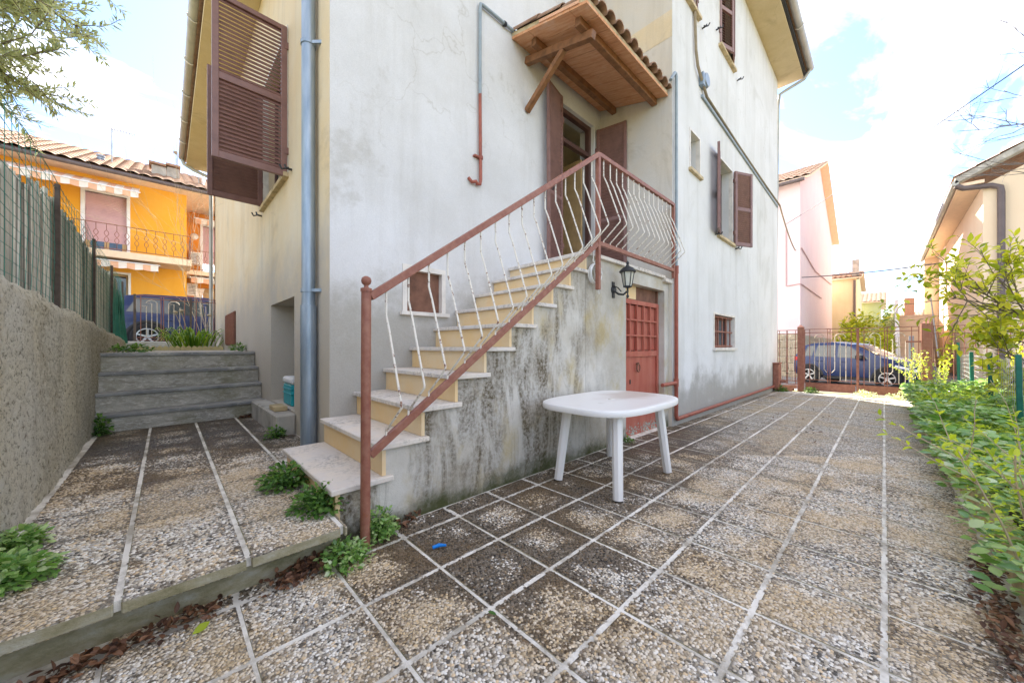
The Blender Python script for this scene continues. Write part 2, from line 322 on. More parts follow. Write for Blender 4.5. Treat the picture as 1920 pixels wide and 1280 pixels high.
leafmat('leaf_dead', [(0, (0.05, 0.025, 0.015)), (0.5, (0.14, 0.065, 0.035)), (1, (0.28, 0.14, 0.07))], 0.6, 0.1)
basic('bark', (0.20, 0.16, 0.11), 0.95, 0.4, 14, bump=0.6)
basic('twig', (0.19, 0.17, 0.16), 0.9, 0.3, 14)
basic('dry_stem', (0.52, 0.42, 0.28), 0.9, 0.3, 14)
basic('soil', (0.10, 0.07, 0.045), 0.95, 0.5, 8, bump=0.8, bscale=30)
k = NT('dirt', 0.95, 0, 0.1); k.col(k.ramp(k.noise(0.6, 7, 0.65), [(0.3, (0.14, 0.11, 0.07)), (0.5, (0.20, 0.18, 0.10)), (0.7, (0.14, 0.17, 0.06))])); k.bump(k.noise(20, 6), 0.6, 0.02); M['dirt'] = k.m
k = NT('street', 0.9, 0, 0.2); k.col(k.ramp(k.noise(2, 7, 0.7), [(0.3, (0.16, 0.155, 0.15)), (0.7, (0.26, 0.25, 0.24))])); k.bump(k.noise(120, 3), 0.5, 0.004); M['street'] = k.m
basic('kerb_stone', (0.55, 0.43, 0.24), 0.9, 0.35, 5, bump=0.5)
plaster('orange_wall', (0.78, 0.36, 0.035), (0.80, 0.40, 0.06), (0.62, 0.26, 0.03), 0.25, 0.15, 0.2)
plaster('orange_deep', (0.66, 0.24, 0.03), (0.70, 0.28, 0.05), (0.5, 0.2, 0.05), 0.2, 0.1, 0.2)
plaster('pink_wall', (0.76, 0.60, 0.61), (0.78, 0.64, 0.64), (0.66, 0.50, 0.52), 0.3, 0.1, 0.2)
plaster('yellow_wall', (0.78, 0.64, 0.38), (0.80, 0.67, 0.42), (0.6, 0.44, 0.2), 0.25, 0.1, 0.2)
plaster('green_wall', (0.46, 0.50, 0.26), (0.5, 0.54, 0.3), (0.36, 0.38, 0.2), 0.3, 0.1, 0.2)
plaster('peach_wall', (0.76, 0.60, 0.42), (0.78, 0.64, 0.46), (0.64, 0.50, 0.34), 0.18, 0.1, 0.2)
basic('peach_trim', (0.80, 0.60, 0.42), 0.8, 0.1)
basic('roller_pink', (0.58, 0.36, 0.36), 0.6, 0.1)
basic('brown_gutter', (0.13, 0.10, 0.095), 0.4, 0.2, 5)
basic('awning_white', (0.78, 0.70, 0.62), 0.8, 0.1); basic('awning_orange', (0.74, 0.42, 0.26), 0.8, 0.12)
basic('green_shutter', (0.02, 0.35, 0.25), 0.5, 0.15)
basic('stone_wall', (0.42, 0.36, 0.26), 0.95, 0.4, 3, bump=0.6, bscale=25)
k = NT('glass_pane', 0.06, 0, 0.8); k.col((0.05, 0.06, 0.07)); M['glass_pane'] = k.m
k = NT('car_glass', 0.04, 0, 0.9); k.col((0.03, 0.045, 0.055)); M['car_glass'] = k.m
def carpaint(name, c):
    k = NT(name, 0.35, 0.2, 0.4); k.col(c); k.b.inputs['Coat Weight'].default_value = 0.3; k.b.inputs['Coat Roughness'].default_value = 0.05; M[name] = k.m
carpaint('car_blue', (0.003, 0.018, 0.085)); carpaint('car_indigo', (0.014, 0.024, 0.08))
basic('tyre', (0.018, 0.018, 0.02), 0.8, 0.2); basic('rim', (0.45, 0.46, 0.48), 0.3, 0.1, metallic=0.7)
basic('black_plastic', (0.025, 0.025, 0.027), 0.6, 0.2); basic('red_lens', (0.5, 0.015, 0.02), 0.2, 0.1); basic('clear_lens', (0.7, 0.72, 0.75), 0.15, 0.05); basic('mirror_pink', (0.02, 0.02, 0.025), 0.25, 0.1)
basic('yellow_cloth', (0.75, 0.62, 0.02), 0.7, 0.3, 14); basic('scallop', (0.62, 0.52, 0.26), 0.85, 0.2)
basic('lamp_glass', (0.55, 0.54, 0.46), 0.25, 0.15, 20); basic('clay', (0.46, 0.20, 0.11), 0.85, 0.25, 8)

k = NT('scroll_paint', 0.6, 0, 0.3); k.col(k.mix(k.ramp(k.noise(20, 4, 0.7), [(0.55, 0), (0.66, 1)]), (0.52, 0.45, 0.36), (0.22, 0.10, 0.06))); M['scroll_paint'] = k.m

# ------------------------------------------------------------------ mesh helpers
class MB:
    def __init__(s): s.v = []; s.f = []
    def add(s, vs, fs):
        o = len(s.v); s.v += [tuple(p) for p in vs]; s.f += [tuple(i + o for i in q) for q in fs]; return s
    def box(s, a, b):
        x0, y0, z0 = a; x1, y1, z1 = b
        return s.add([(x0, y0, z0), (x1, y0, z0), (x1, y1, z0), (x0, y1, z0), (x0, y0, z1), (x1, y0, z1), (x1, y1, z1), (x0, y1, z1)],
                     [(0, 3, 2, 1), (4, 5, 6, 7), (0, 1, 5, 4), (1, 2, 6, 5), (2, 3, 7, 6), (3, 0, 4, 7)])
    def cbox(s, a, b, c=0.006):
        """box with chamfered edges"""
        x0, y0, z0 = a; x1, y1, z1 = b; vs = []; idx = {}
        for i, (x, sx) in enumerate(((x0, 1), (x1, -1))):
            for j, (y, sy) in enumerate(((y0, 1), (y1, -1))):
                for l, (z, sz) in enumerate(((z0, 1), (z1, -1))):
                    for ax, p in enumerate(((x, y + sy * c, z + sz * c), (x + sx * c, y, z + sz * c), (x + sx * c, y + sy * c, z))):
                        idx[(i, j, l, ax)] = len(vs); vs.append(p)
        q = lambda *t: tuple(idx[k] for k in t)
        F = []
        for e in (0, 1):
            F.append(q((e, 0, 0, 0), (e, 1, 0, 0), (e, 1, 1, 0), (e, 0, 1, 0))[:: (-1 if e == 0 else 1)])
            F.append(q((0, e, 0, 1), (1, e, 0, 1), (1, e, 1, 1), (0, e, 1, 1))[:: (1 if e == 0 else -1)])
            F.append(q((0, 0, e, 2), (1, 0, e, 2), (1, 1, e, 2), (0, 1, e, 2))[:: (-1 if e == 0 else 1)])
        for i in (0, 1):
            for j in (0, 1):
                F.append(q((i, j, 0, 0), (i, j, 1, 0), (i, j, 1, 1), (i, j, 0, 1)))
                F.append(q((i, 0, j, 0), (i, 1, j, 0), (i, 1, j, 2), (i, 0, j, 2)))
                F.append(q((0, i, j, 1), (1, i, j, 1), (1, i, j, 2), (0, i, j, 2)))
                for l in (0, 1): F.append(q((i, j, l, 0), (i, j, l, 1), (i, j, l, 2)))
        return s.add(vs, F)
    def prism(s, poly, d):
        """extrude a planar polygon of 3D points along vector d"""
        n = len(poly); d = Vector(d)
        vs = [Vector(p) for p in poly] + [Vector(p) + d for p in poly]
        return s.add(vs, [tuple(range(n))[::-1], tuple(range(n, 2 * n))] + [(i, (i + 1) % n, n + (i + 1) % n, n + i) for i in range(n)])
    def tube(s, pts, r, n=8, caps=True):
        pts = [Vector(p) for p in pts]; m = len(pts); rr = r if isinstance(r, (list, tuple)) else [r] * m
        ref = None; rings = []
        for i, p in enumerate(pts):
            t = (pts[min(i + 1, m - 1)] - pts[max(i - 1, 0)]).normalized()
            if ref is None:
                ref = t.cross(Vector((0, 0, 1)))
                if ref.length < 1e-3: ref = t.cross(Vector((1, 0, 0)))
            a = (ref - t * ref.dot(t)).normalized(); b = t.cross(a); ref = a
            rings.append([p + (a * math.cos(2 * math.pi * q / n) + b * math.sin(2 * math.pi * q / n)) * rr[i] for q in range(n)])
        vs = [x for g in rings for x in g]; fs = []
        for i in range(m - 1):
            for q in range(n): fs.append((i * n + q, i * n + (q + 1) % n, (i + 1) * n + (q + 1) % n, (i + 1) * n + q))
        if caps: fs += [tuple(range(n))[::-1], tuple(range((m - 1) * n, m * n))]
        return s.add(vs, fs)
    def bar(s, a, b, w, h, up=(0, 0, 1)):
        """rectangular bar from a to b; w sideways, h along up"""
        a = Vector(a); b = Vector(b); t = (b - a).normalized(); u = Vector(up); sd = t.cross(u).normalized(); u = sd.cross(t)
        p = [a + sd * x * w / 2 + u * y * h / 2 for x, y in ((-1, -1), (1, -1), (1, 1), (-1, 1))]
        return s.prism(p, b - a)
    def lathe(s, prof, c=(0, 0, 0), n=16, axis='z', caps=True):
        vs = []; fs = []; m = len(prof)
        for r, z in prof:
            for q in range(n):
                a = 2 * math.pi * q / n; x, y = r * math.cos(a), r * math.sin(a)
                p = {'z': (x, y, z), 'y': (x, z, y), 'x': (z, x, y)}[axis]; vs.append((p[0] + c[0], p[1] + c[1], p[2] + c[2]))
        for i in range(m - 1):
            for q in range(n): fs.append((i * n + q, i * n + (q + 1) % n, (i + 1) * n + (q + 1) % n, (i + 1) * n + q))
        if caps: fs += [tuple(range(n))[::-1], tuple(range((m - 1) * n, m * n))]
        return s.add(vs, fs)
    def wall(s, P, a0, a1, z0, z1, holes, d):
        """P(a, z, depth)->xyz. Solid wall with rectangular openings (a0,a1,z0,z1)"""
        A = sorted({a0, a1, *[h[0] for h in holes], *[h[1] for h in holes]}); Z = sorted({z0, z1, *[h[2] for h in holes], *[h[3] for h in holes]})
        inh = lambda a, z: any(h[0] < a < h[1] and h[2] < z < h[3] for h in holes)
        for i in range(len(A) - 1):
            for j in range(len(Z) - 1):
                if inh((A[i] + A[i + 1]) / 2, (Z[j] + Z[j + 1]) / 2): continue
                for dd in (0, d):
                    s.add([P(A[i], Z[j], dd), P(A[i + 1], Z[j], dd), P(A[i + 1], Z[j + 1], dd), P(A[i], Z[j + 1], dd)], [(0, 1, 2, 3)])
        for h in list(holes) + [(a0, a1, z0, z1)]:
            c = [(h[0], h[2]), (h[1], h[2]), (h[1], h[3]), (h[0], h[3])]
            for i in range(4):
                p, q = c[i], c[(i + 1) % 4]
                s.add([P(*p, 0), P(*q, 0), P(*q, d), P(*p, d)], [(0, 1, 2, 3)])
        return s
def mesh(name, mb, mat, smooth=None):
    me = bpy.data.meshes.new(name); me.from_pydata(mb.v, [], mb.f); me.update()
    if mat is not None: me.materials.append(M[mat] if isinstance(mat, str) else mat)
    if smooth: me.shade_smooth(); me.set_sharp_from_angle(angle=R(smooth))
    return me
def obj(name, mb, mat, parent=None, smooth=None, loc=None, label=None, kind=None, rot=None, bevel=None):
    me = mb if isinstance(mb, bpy.types.Mesh) else mesh(name, mb, mat, smooth)
    o = bpy.data.objects.new(name, me); COL.objects.link(o)
    if parent is not None:
        o.parent = parent
        if loc is None: loc = tuple(-c for c in wloc(parent))       # mesh is in world coordinates
    if loc is not None: o.location = loc
    if rot is not None: o.rotation_euler = rot
    if label: o['label'] = label
    if kind: o['kind'] = kind
    if bevel:
        b = o.modifiers.new('bevel', 'BEVEL'); b.width = bevel; b.segments = 2; b.limit_method = 'ANGLE'
    return o
def wloc(o):
    v = Vector(o.location)
    while o.parent: o = o.parent; v += Vector(o.location)
    return v
def tag(o, label, cat, group=None):
    o['label'] = label; o['category'] = cat
    if group: o['group'] = group
    return o
def thing(name, label, cat, loc=(0, 0, 0), rotz=0, group=None):
    o = bpy.data.objects.new(name, None); COL.objects.link(o); o.location = loc; o.rotation_euler = (0, 0, rotz); o.empty_display_size = 0.2
    return tag(o, label, cat, group)
def struct(name, mb, mat, **k):
    o = obj(name, mb, mat, **k); o['kind'] = 'structure'; return o
def rnd_attr(me, vals, domain='FACE'):
    a = me.attributes.new('rnd', 'FLOAT', domain); a.data.foreach_set('value', np.asarray(vals, dtype=np.float32))
def np_mesh(name, V, F, mat, rnd=None, domain='FACE', smooth=False):
    me = bpy.data.meshes.new(name); V = np.asarray(V, dtype=np.float32); F = np.asarray(F, dtype=np.int32); n = F.shape[1]
    me.vertices.add(len(V)); me.vertices.foreach_set('co', V.ravel()); me.loops.add(F.size); me.loops.foreach_set('vertex_index', F.ravel())
    me.polygons.add(len(F)); me.polygons.foreach_set('loop_start', np.arange(0, F.size, n, dtype=np.int32))
    me.polygons.foreach_set('loop_total', np.full(len(F), n, dtype=np.int32)); me.update(calc_edges=True)
    if smooth: me.shade_smooth()
    if rnd is not None: rnd_attr(me, rnd, domain)
    me.materials.append(M[mat]); return me
def unit(a): return a / np.maximum(np.linalg.norm(a, axis=1, keepdims=True), 1e-6)
def leaves(name, P, D, L, Wd, mat, fold=0.25, up=None, droop=0.0, fine=True):
    """P base points, D directions, L lengths, Wd widths -> folded pointed leaves, 4 triangles each"""
    P = np.asarray(P, float); n = len(P); D = unit(np.asarray(D, float)); L = np.broadcast_to(L, n)[:, None]; Wd = np.broadcast_to(Wd, n)[:, None]
    U = np.tile([0, 0, 1.0], (n, 1)) if up is None else np.asarray(up, float)
    U = U + rng.normal(0, 0.35, (n, 3)); S = unit(np.cross(D, U)); N = np.cross(S, D)
    if fine:
        cur = rng.normal(0, 0.06, (n, 1)) + droop
        pt = lambda t, w, f: P + D * L * t + S * Wd * w + N * (Wd * f - L * cur * t * t)
        V = np.stack([P, pt(.22, .36, fold * .7), pt(.22, -.36, fold * .7), pt(.5, .5, fold), pt(.5, -.5, fold), pt(.78, .3, fold * .6), pt(.78, -.3, fold * .6), pt(1, 0, 0), pt(.22, 0, 0), pt(.5, 0, 0), pt(.78, 0, 0)], 1).reshape(-1, 3)
        b = np.arange(n)[:, None] * 11
        T = [(0, 8, 1), (0, 2, 8), (8, 9, 3), (8, 3, 1), (8, 2, 4), (8, 4, 9), (9, 10, 5), (9, 5, 3), (9, 4, 6), (9, 6, 10), (10, 7, 5), (10, 6, 7)]
        F = np.concatenate([b + np.array(q) for q in T], 1).reshape(-1, 3)
        return np_mesh(name, V, F, mat, np.repeat(rng.random(n), 12), smooth=True)
    mid = P + D * L * 0.45; tip = P + D * L - np.array([0, 0, 1]) * L * droop
    V = np.stack([P, mid + S * Wd / 2 + N * Wd * fold, tip, mid - S * Wd / 2 + N * Wd * fold, mid], 1).reshape(-1, 3)
    b = np.arange(n)[:, None] * 5
    F = np.concatenate([b + np.array([0, 4, 1]), b + np.array([1, 4, 2]), b + np.array([0, 3, 4]), b + np.array([3, 2, 4])], 1).reshape(-1, 3)
    # interleave per leaf: reshape keeps leaf order
    return np_mesh(name, V, F, mat, np.repeat(rng.random(n), 4))
# ------------------------------------------------------------------ setting: ground, terrace, path
def gz(x): return -0.009 * max(0.0, x - 4.0)          # the terrace falls gently towards the gate
struct('ground', MB().add([(-300, -300, -0.42), (500, -300, -0.42), (500, 500, -0.42), (-300, 500, -0.42)], [(0, 1, 2, 3)]), 'dirt')
m = MB()
xsn = [-3, 4, 13.4]
for a, b in zip(xsn, xsn[1:]): m.prism([(a, -0.5, gz(a) - 0.0145), (b, -0.5, gz(b) - 0.0145), (b, -0.5, -0.5), (a, -0.5, -0.5)], (0, 3.1, 0))
m.box((-3, -3, -0.5), (2.7, -0.5, -0.0145))
terrace = struct('terrace', m, 'mortar')
tile_n = MB().cbox((0, 0, -0.04), (0.417, 0.408, 0), 0.004)
def slabmesh(mb, mat):
    me = mesh('paving_tile', mb, mat); me.materials.append(M['slab_edge'])
    for p in me.polygons:
        if p.normal.z < 0.5: p.material_index = 1
    return me
tile_me = slabmesh(tile_n, 'pebble_terrace')
TJ = []
for i in range(-7, 27):
    for j in range(-2, 6):
        x = TOFF[0] + i * PITCH; y = j * PITCH
        if y + 0.43 > 2.34 and x > 0.3: 
            if j > 4: continue
        if x < -0.75 or x + 0.4 > 13.1 or y < -0.44 and x > 2.4: continue
        if j == 5: continue
        TJ.append((x, y))
        o = obj('paving_tile', tile_me, None, terrace, loc=(x + 0.003, y + 0.011, gz(x) - 0.0118 + random.uniform(-0.0006, 0.0008)), rot=(random.uniform(-.0015, .0015), (0.009 if x > 3.9 else 0) + random.uniform(-.001, .001), random.uniform(-.004, .004)))
# narrow strip of half slabs along the stair wall
half = slabmesh(MB().cbox((0, 0, -0.04), (0.408, 0.19, 0), 0.008), 'pebble_terrace')
for i in range(-5, 26):
    x = TOFF[0] + i * PITCH; obj('paving_tile', half, None, terrace, loc=(x + 0.011, 5 * PITCH + 0.011, gz(x) - 0.0122), rot=(0, 0.009 if x > 3.9 else 0, 0))
    TJ.append((x, 5 * PITCH))
# raised side path: slabs with an overhanging front edge
ZP = 0.20
m = MB().box((-0.62, 2.26, -0.4), (0.752, 6.9, ZP - 0.050)).box((0.752, 3.605, -0.4), (1.12, 6.9, ZP - 0.050)); m.box((-3.0, 2.26, -0.4), (-0.62, 2.9, ZP - 0.050))
path = struct('side_path', m, 'slab_edge')
struct_m = MB().box((-0.62, 2.15, ZP - 0.048), (0.742, 6.9, ZP - 0.004)).box((0.742, 3.605, ZP - 0.048), (1.12, 6.9, ZP - 0.004)); obj('mortar_bed', struct_m, 'mortar', path)
PJ = []
for i in range(-3, 2):
    x = LOFF[0] + i * PITCH
    for j in range(0, 11):
        y = LOFF[1] + j * PITCH
        if i < -2 and j > 0: continue
        x1 = min(x + PITCH, 1.1) - 0.011 if i == 1 else x + PITCH - 0.011
        if i == 1 and y < 3.5: x1 = 0.745
        tm = MB().cbox((0, 0, -0.052), (x1 - x - 0.011, PITCH - 0.006, 0), 0.004)
        obj('paving_tile', slabmesh(tm, 'pebble_path'), None, path, loc=(x + 0.011, y + 0.003, ZP + random.uniform(-0.002, 0.002)))
        PJ.append((x, y, x1 - x))
# loose-laid pebbles set in the slabs near the camera, real stones
def pebbles(cells, zf, mat, name, parent, keep):
    pts = []
    sp = 0.0150
    for (x, y, w, d) in cells:
        nx = int(w / sp); ny = int(d / (sp * 0.87))
        gx, gy = np.meshgrid(np.arange(nx), np.arange(ny))
        px = x + (gx + 0.5 * (gy % 2) + 0.5) * sp + rng.normal(0, 0.0023, gx.shape); py = y + (gy + 0.5) * sp * 0.87 + rng.normal(0, 0.0023, gx.shape)
        p = np.stack([px.ravel(), py.ravel()], 1)
        e = np.minimum(np.minimum(p[:, 0] - x, x + w - p[:, 0]), np.minimum(p[:, 1] - y, y + d - p[:, 1]))
        p = p[(e > rng.uniform(-0.004, 0.026, len(p)) ) | (e > 0.02)]; pts.append(p[keep(p)])
    p = np.concatenate(pts); n = len(p); z = np.array([zf(x) for x in p[:, 0]])
    a = rng.uniform(0, 2 * np.pi, n); s1 = rng.uniform(0.0066, 0.0112, n); s2 = s1 * rng.uniform(0.6, 0.95, n); hh = rng.uniform(0.003, 0.0065, n)
    q = 6; ang = np.arange(q) * 2 * np.pi / q
    ring = lambda r, zz: np.stack([np.cos(ang) * r, np.sin(ang) * r, np.full(q, zz)], 1)
    T = np.concatenate([ring(1, 0), ring(0.78, 0.62), [[0, 0, 1.0]]])
    Fc = [(i, (i + 1) % q, q + (i + 1) % q) for i in range(q)] + [(i, q + (i + 1) % q, q + i) for i in range(q)] + [(q + i, q + (i + 1) % q, 2 * q) for i in range(q)]
    X = T[None, :, 0] * s1[:, None]; Y = T[None, :, 1] * s2[:, None]; ca, sa = np.cos(a)[:, None], np.sin(a)[:, None]
    V = np.stack([X * ca - Y * sa + p[:, 0:1], X * sa + Y * ca + p[:, 1:2], T[None, :, 2] * hh[:, None] + z[:, None]], 2).reshape(-1, 3)
    F = (np.arange(n)[:, None, None] * len(T) + np.array(Fc)[None]).reshape(-1, 3)
    me = np_mesh(name, V, F, mat, np.repeat(rng.random(n), len(Fc)), smooth=True)
    return obj(name, me, None, parent, kind='stuff')
D2 = (math.cos(R(46.04)), math.sin(R(46.04)))
def seen(p, far):
    d = p[:, 0] * D2[0] + p[:, 1] * D2[1]; l = p[:, 0] * D2[1] - p[:, 1] * D2[0]
    return (d > 0.95) & (d < far) & (np.abs(l) < 1.6 * d + 0.25)
pebbles([(x + 0.006, y + 0.006, 0.418, 0.418 if y < 2.1 else 0.19) for x, y in TJ if x < 6.2], lambda x: gz(x) - 0.0135, 'pebble_terrace_geo', 'pebbles', terrace, lambda p: seen(p, 4.1))
pebbles([(x + 0.008, y + 0.012, w - 0.016, 0.410) for x, y, w in PJ if y < 5], lambda x: ZP - 0.0015, 'pebble_path_geo', 'pebbles', path, lambda p: seen(p, 3.6))
# upper ground on the left, terraces behind the retaining wall, streets
struct('upper_ground', MB().box((-80, 8.0, -0.6), (4, 15.2, 1.13)), 'dirt')
struct('upper_street', MB().box((-80, 15.2, -0.6), (4, 120, 1.145)), 'street')
struct('neighbour_ground', MB().box((-80, -20, -0.6), (-0.80, 8.0, 1.36)), 'dirt')
m = MB().add([(14.05, -60, -0.12), (14.05, 60, -0.12), (22, 60, -0.24), (22, -60, -0.24)], [(3, 2, 1, 0)])
m.add([(22, -60, -0.24), (22, 60, -0.24), (120, 60, -0.24), (120, -60, -0.24)], [(3, 2, 1, 0)])
struct('street', m, 'street')
struct('garden_soil', MB().box((0.5, -6, -0.4), (13.5, -0.55, 0.06)), 'soil')
struct('gate_verge', MB().box((12.9, -0.6, -0.4), (13.95, 2.6, -0.10)), 'dirt')

# ------------------------------------------------------------------ the house
house = thing('house', 'grey rendered two storey house with brown louvred shutters and outside stair', 'house', (1.1, 3.6, 0))
HX0, HYA, HXR, HYC, HXE = 1.1, 3.6, 5.70, 2.30, 13.68
# left flank (faces the side path)
NICHE = (4.87, 6.19, 0.45, 1.82); WINL = (5.20, 6.70, 3.38, 5.20)
m = MB().wall(lambda a, z, d: (HX0 + d, a, z), HYA, 14.6, -0.3, 6.74, [NICHE, WINL], 0.32)
obj('side_wall', m, 'cream_plaster', house)
m = MB(); n0 = HX0 + 0.32
m.box((n0, 4.6, 0.2), (n0 + 0.55, 4.87, 2.1)); m.box((n0, 6.19, 0.2), (n0 + 0.55, 6.4, 2.1)); m.box((n0 + 0.5, 4.8, 0.2), (n0 + 0.6, 6.3, 2.1)); m.box((n0, 4.8, 1.82), (n0 + 0.6, 6.3, 2.0)); m.box((n0, 4.8, 0.2), (n0 + 0.6, 6.3, 0.445))
obj('niche_lining', m, 'pale_plaster', house)
m = MB().cbox((0.90, 4.78, -0.1), (1.099, 6.42, 0.44), 0.02); obj('plinth', m, 'cement', house)
# front wall A behind the stair, with the gable above
SW = (1.86, 2.34, 1.60, 2.07); DOOR = (4.58, 5.50, 2.31, 5.15)
m = MB().wall(lambda a, z, d: (a, HYA - 0.004 + d, z), HX0 + 0.003, HXR + 0.3, -0.3, 6.74, [SW, DOOR], 0.30)
m.prism([(HX0 + 0.003, HYA - 0.004, 6.74), (HXR + 0.3, HYA - 0.004, 6.74), (HXR + 0.3, HYA - 0.004, 8.9)], (0, 0.3, 0))
obj('front_wall', m, 'grey_plaster', house)
m = MB().wall(lambda a, z, d: (HXR + d, a, z), HYC + 0.004, HYA, -0.3, 9.45, [], 0.25); obj('return_wall', m, 'return_plaster', house)
m = MB().box((HXR - 0.003, HYC + 0.006, 6.08), (HXR + 0.05, HYA, 6.50)); obj('paint_band', m, 'cream_plaster', house, label='cream band left on the return wall')
# right flank C
WS = (6.44, 6.88, 4.26, 4.92); WM = (7.92, 8.86, 3.45, 5.02); WB = (7.68, 9.04, 1.20, 1.86); WT = (8.02, 8.92, 7.28, 8.85); WU = (5.98, 6.76, 7.05, 8.6)
m = MB().wall(lambda a, z, d: (a, HYC + d, z), HXR + 0.004, HXE, -0.4, 9.46, [WS, WM, WB, WT, WU], 0.30)
obj('flank_wall', m, 'pale_plaster', house)
m = MB().wall(lambda a, z, d: (HXE - d, a, z), HYC + 0.3, 14.6, -0.4, 9.46, [], 0.25); obj('end_wall', m, 'pale_plaster', house)
m = MB().wall(lambda a, z, d: (a, 14.6 - d, z), HX0, HXE, -0.4, 6.7, [], 0.25); obj('back_wall', m, 'pale_plaster', house)
# eaves and roof
m = MB().box((0.45, 3.25, 6.75), (1.5, 14.95, 6.86)); obj('eaves_soffit', m, 'soffit', house)
m = MB().prism([(0.40, 3.2, 6.90), (5.9, 3.2, 9.15), (5.9, 3.2, 9.30), (0.40, 3.2, 7.03)], (0, 11.8, 0)); obj('roof', m, 'roof_tile', house)
m = MB().box((5.6, 1.72, 9.47), (14.12, 2.7, 9.60)); obj('eaves_soffit', m, 'soffit', house)
m = MB().box((5.6, 1.66, 9.52), (14.16, 1.72, 9.66)); obj('eaves_fascia', m, 'iron', house)
rf = MB().prism([(5.5, 1.62, 9.68), (5.5, 8.4, 12.4), (5.5, 15.1, 9.68), (5.5, 15.1, 9.55), (5.5, 8.4, 12.25), (5.5, 1.62, 9.61)], (8.7, 0, 0)); obj('roof', rf, 'roof_tile', house)
for gx in (13.4, 5.75): obj('gable_wall', MB().prism([(gx, 2.4, 9.47), (gx, 14.6, 9.47), (gx, 8.4, 12.2)], (0.25, 0, 0)), 'pale_plaster', house)
def halfgutter(name, a, b, r, mat):
    a = Vector(a); b = Vector(b); t = (b - a).normalized(); sd = t.cross(Vector((0, 0, 1)))
    m = MB(); n = 10; pa = [a + sd * r * math.cos(math.pi * i / n) - Vector((0, 0, 1)) * r * 1.15 * math.sin(math.pi * i / n) for i in range(n + 1)]
    pb = [p + (b - a) for p in pa]
    m.add(pa + pb, [(i, i + 1, n + 2 + i, n + 1 + i) for i in range(n)]); m.add(pa + [a], [tuple(range(n + 1))]); m.add(pb, [tuple(range(n + 1))])
    o = obj(name, m, mat, house, smooth=50); s_ = o.modifiers.new('solid', 'SOLIDIFY'); s_.thickness = 0.006
    L = (b - a).length
    for i in range(1, int(L / 1.3)):
        c = a + t * i * 1.3
        br = MB().tube([c + (sd * math.cos(math.pi * q / 8) - Vector((0, 0, 1)) * 1.15 * math.sin(math.pi * q / 8)) * (r + 0.012) for q in range(9)], 0.012, 5)
        obj('gutter_bracket', br, 'marble', house)
halfgutter('gutter', (0.36, 3.2, 7.02), (0.36, 14.95, 7.02), 0.09, 'gutter_grey')
halfgutter('gutter', (5.5, 1.56, 9.70), (14.15, 1.56, 9.70), 0.09, 'gutter_grey')
obj('gutter_outlet', MB().tube([(14.05, 1.56, 9.60), (14.03, 1.70, 9.38), (13.90, 2.1, 9.20), (13.74, 2.26, 9.05), (13.74, 2.30, 8.7), (13.74, 2.4, 0)], 0.045, 10), 'gutter_grey', house, smooth=50)
obj('gutter_outlet', MB().tube([(0.36, 14.85, 6.92), (0.40, 14.85, 6.80), (0.62, 14.78, 6.66), (0.98, 14.70, 6.52), (1.02, 14.66, 6.35), (1.02, 14.66, 1.1)], 0.05, 10), 'gutter_grey', house, smooth=50)
# near downpipe with sleeve and bracket
obj('downpipe', MB().tube([(1.02, 3.97, 7.0), (1.02, 3.97, 1.62)], 0.062, 16).tube([(1.02, 3.97, 1.63), (1.02, 3.97, 0.1)], 0.072, 16), 'galvanised', house, smooth=50)
for z in (1.76, 4.2): obj('pipe_bracket', MB().tube([(1.02, 3.97, z), (1.02, 3.97, z + 0.035)], 0.070, 16).bar((1.02, 3.93, z + 0.017), (1.11, 3.84, z + 0.017), 0.02, 0.03), 'galvanised', house, smooth=50)
# ventilation grille
gr = obj('vent_grille', MB().box((1.075, 9.80, 1.26), (1.098, 11.4, 2.0)), 'rusty_panel', house)
sm = mesh('slat', MB().box((-0.02, 0, 0), (0.0, 0.06, 0.70)), 'rust_paint')
for i in range(14): obj('slat', sm, None, gr, loc=(1.075, 9.84 + i * 0.112, 1.28))
# --- louvred shutters
def slat_mesh(w, pitch, mat, outer):
    a = R(-56 * outer); d = pitch * 0.80; c, s_ = math.cos(a), math.sin(a); t = 0.008
    prof = [(-d / 2 * c - t / 2 * s_, -d / 2 * s_ + t / 2 * c), (d / 2 * c - t / 2 * s_, d / 2 * s_ + t / 2 * c), (d / 2 * c + t / 2 * s_, d / 2 * s_ - t / 2 * c), (-d / 2 * c + t / 2 * s_, -d / 2 * s_ - t / 2 * c)]
    return mesh('slat', MB().prism([(0, y, z) for y, z in prof], (w, 0, 0)), mat)
def shutter(loc, w, h, ang, n, mid=0.5, mat='shutter_paint', st=0.062, label=None, outer=1):
    """local x across the leaf from the hinge, z up; n louvres"""
    m = MB(); T = 0.045
    m.cbox((0, -T / 2, 0), (st, T / 2, h), 0.004); m.cbox((w - st, -T / 2, 0), (w, T / 2, h), 0.004)
    rb, rm = st * 1.4, st * 1.35
    for z0, z1 in ((0, rb), (h - st, h), (h * mid - rm / 2, h * mid + rm / 2)): m.cbox((st - 0.002, -T / 2 + 0.003, z0 + 0.002), (w - st + 0.002, T / 2 - 0.003, z1 - 0.002), 0.004)
    o = obj('shutter', m, mat, house, loc=tuple(Vector(loc) - wloc(house)), rot=(0, 0, ang), label=label)
    zones = [(rb, h * mid - rm / 2), (h * mid + rm / 2, h - st)]; tot = sum(b - a for a, b in zones); p = tot / n
    sme = slat_mesh(w - 2 * st + 0.01, p * 1.36, mat, outer)
    for a, b in zones:
        kk = max(1, round((b - a) / p)); q = (b - a) / kk
        for i in range(kk): obj('slat', sme, None, o, loc=(st - 0.005, 0, a + (i + 0.5) * q))
    for z in (h * 0.15, h * 0.85): obj('hinge', MB().box((-0.02, -0.03, 0), (0.03, 0.03, 0.08)), mat, o, loc=(0, 0, z))
    return o
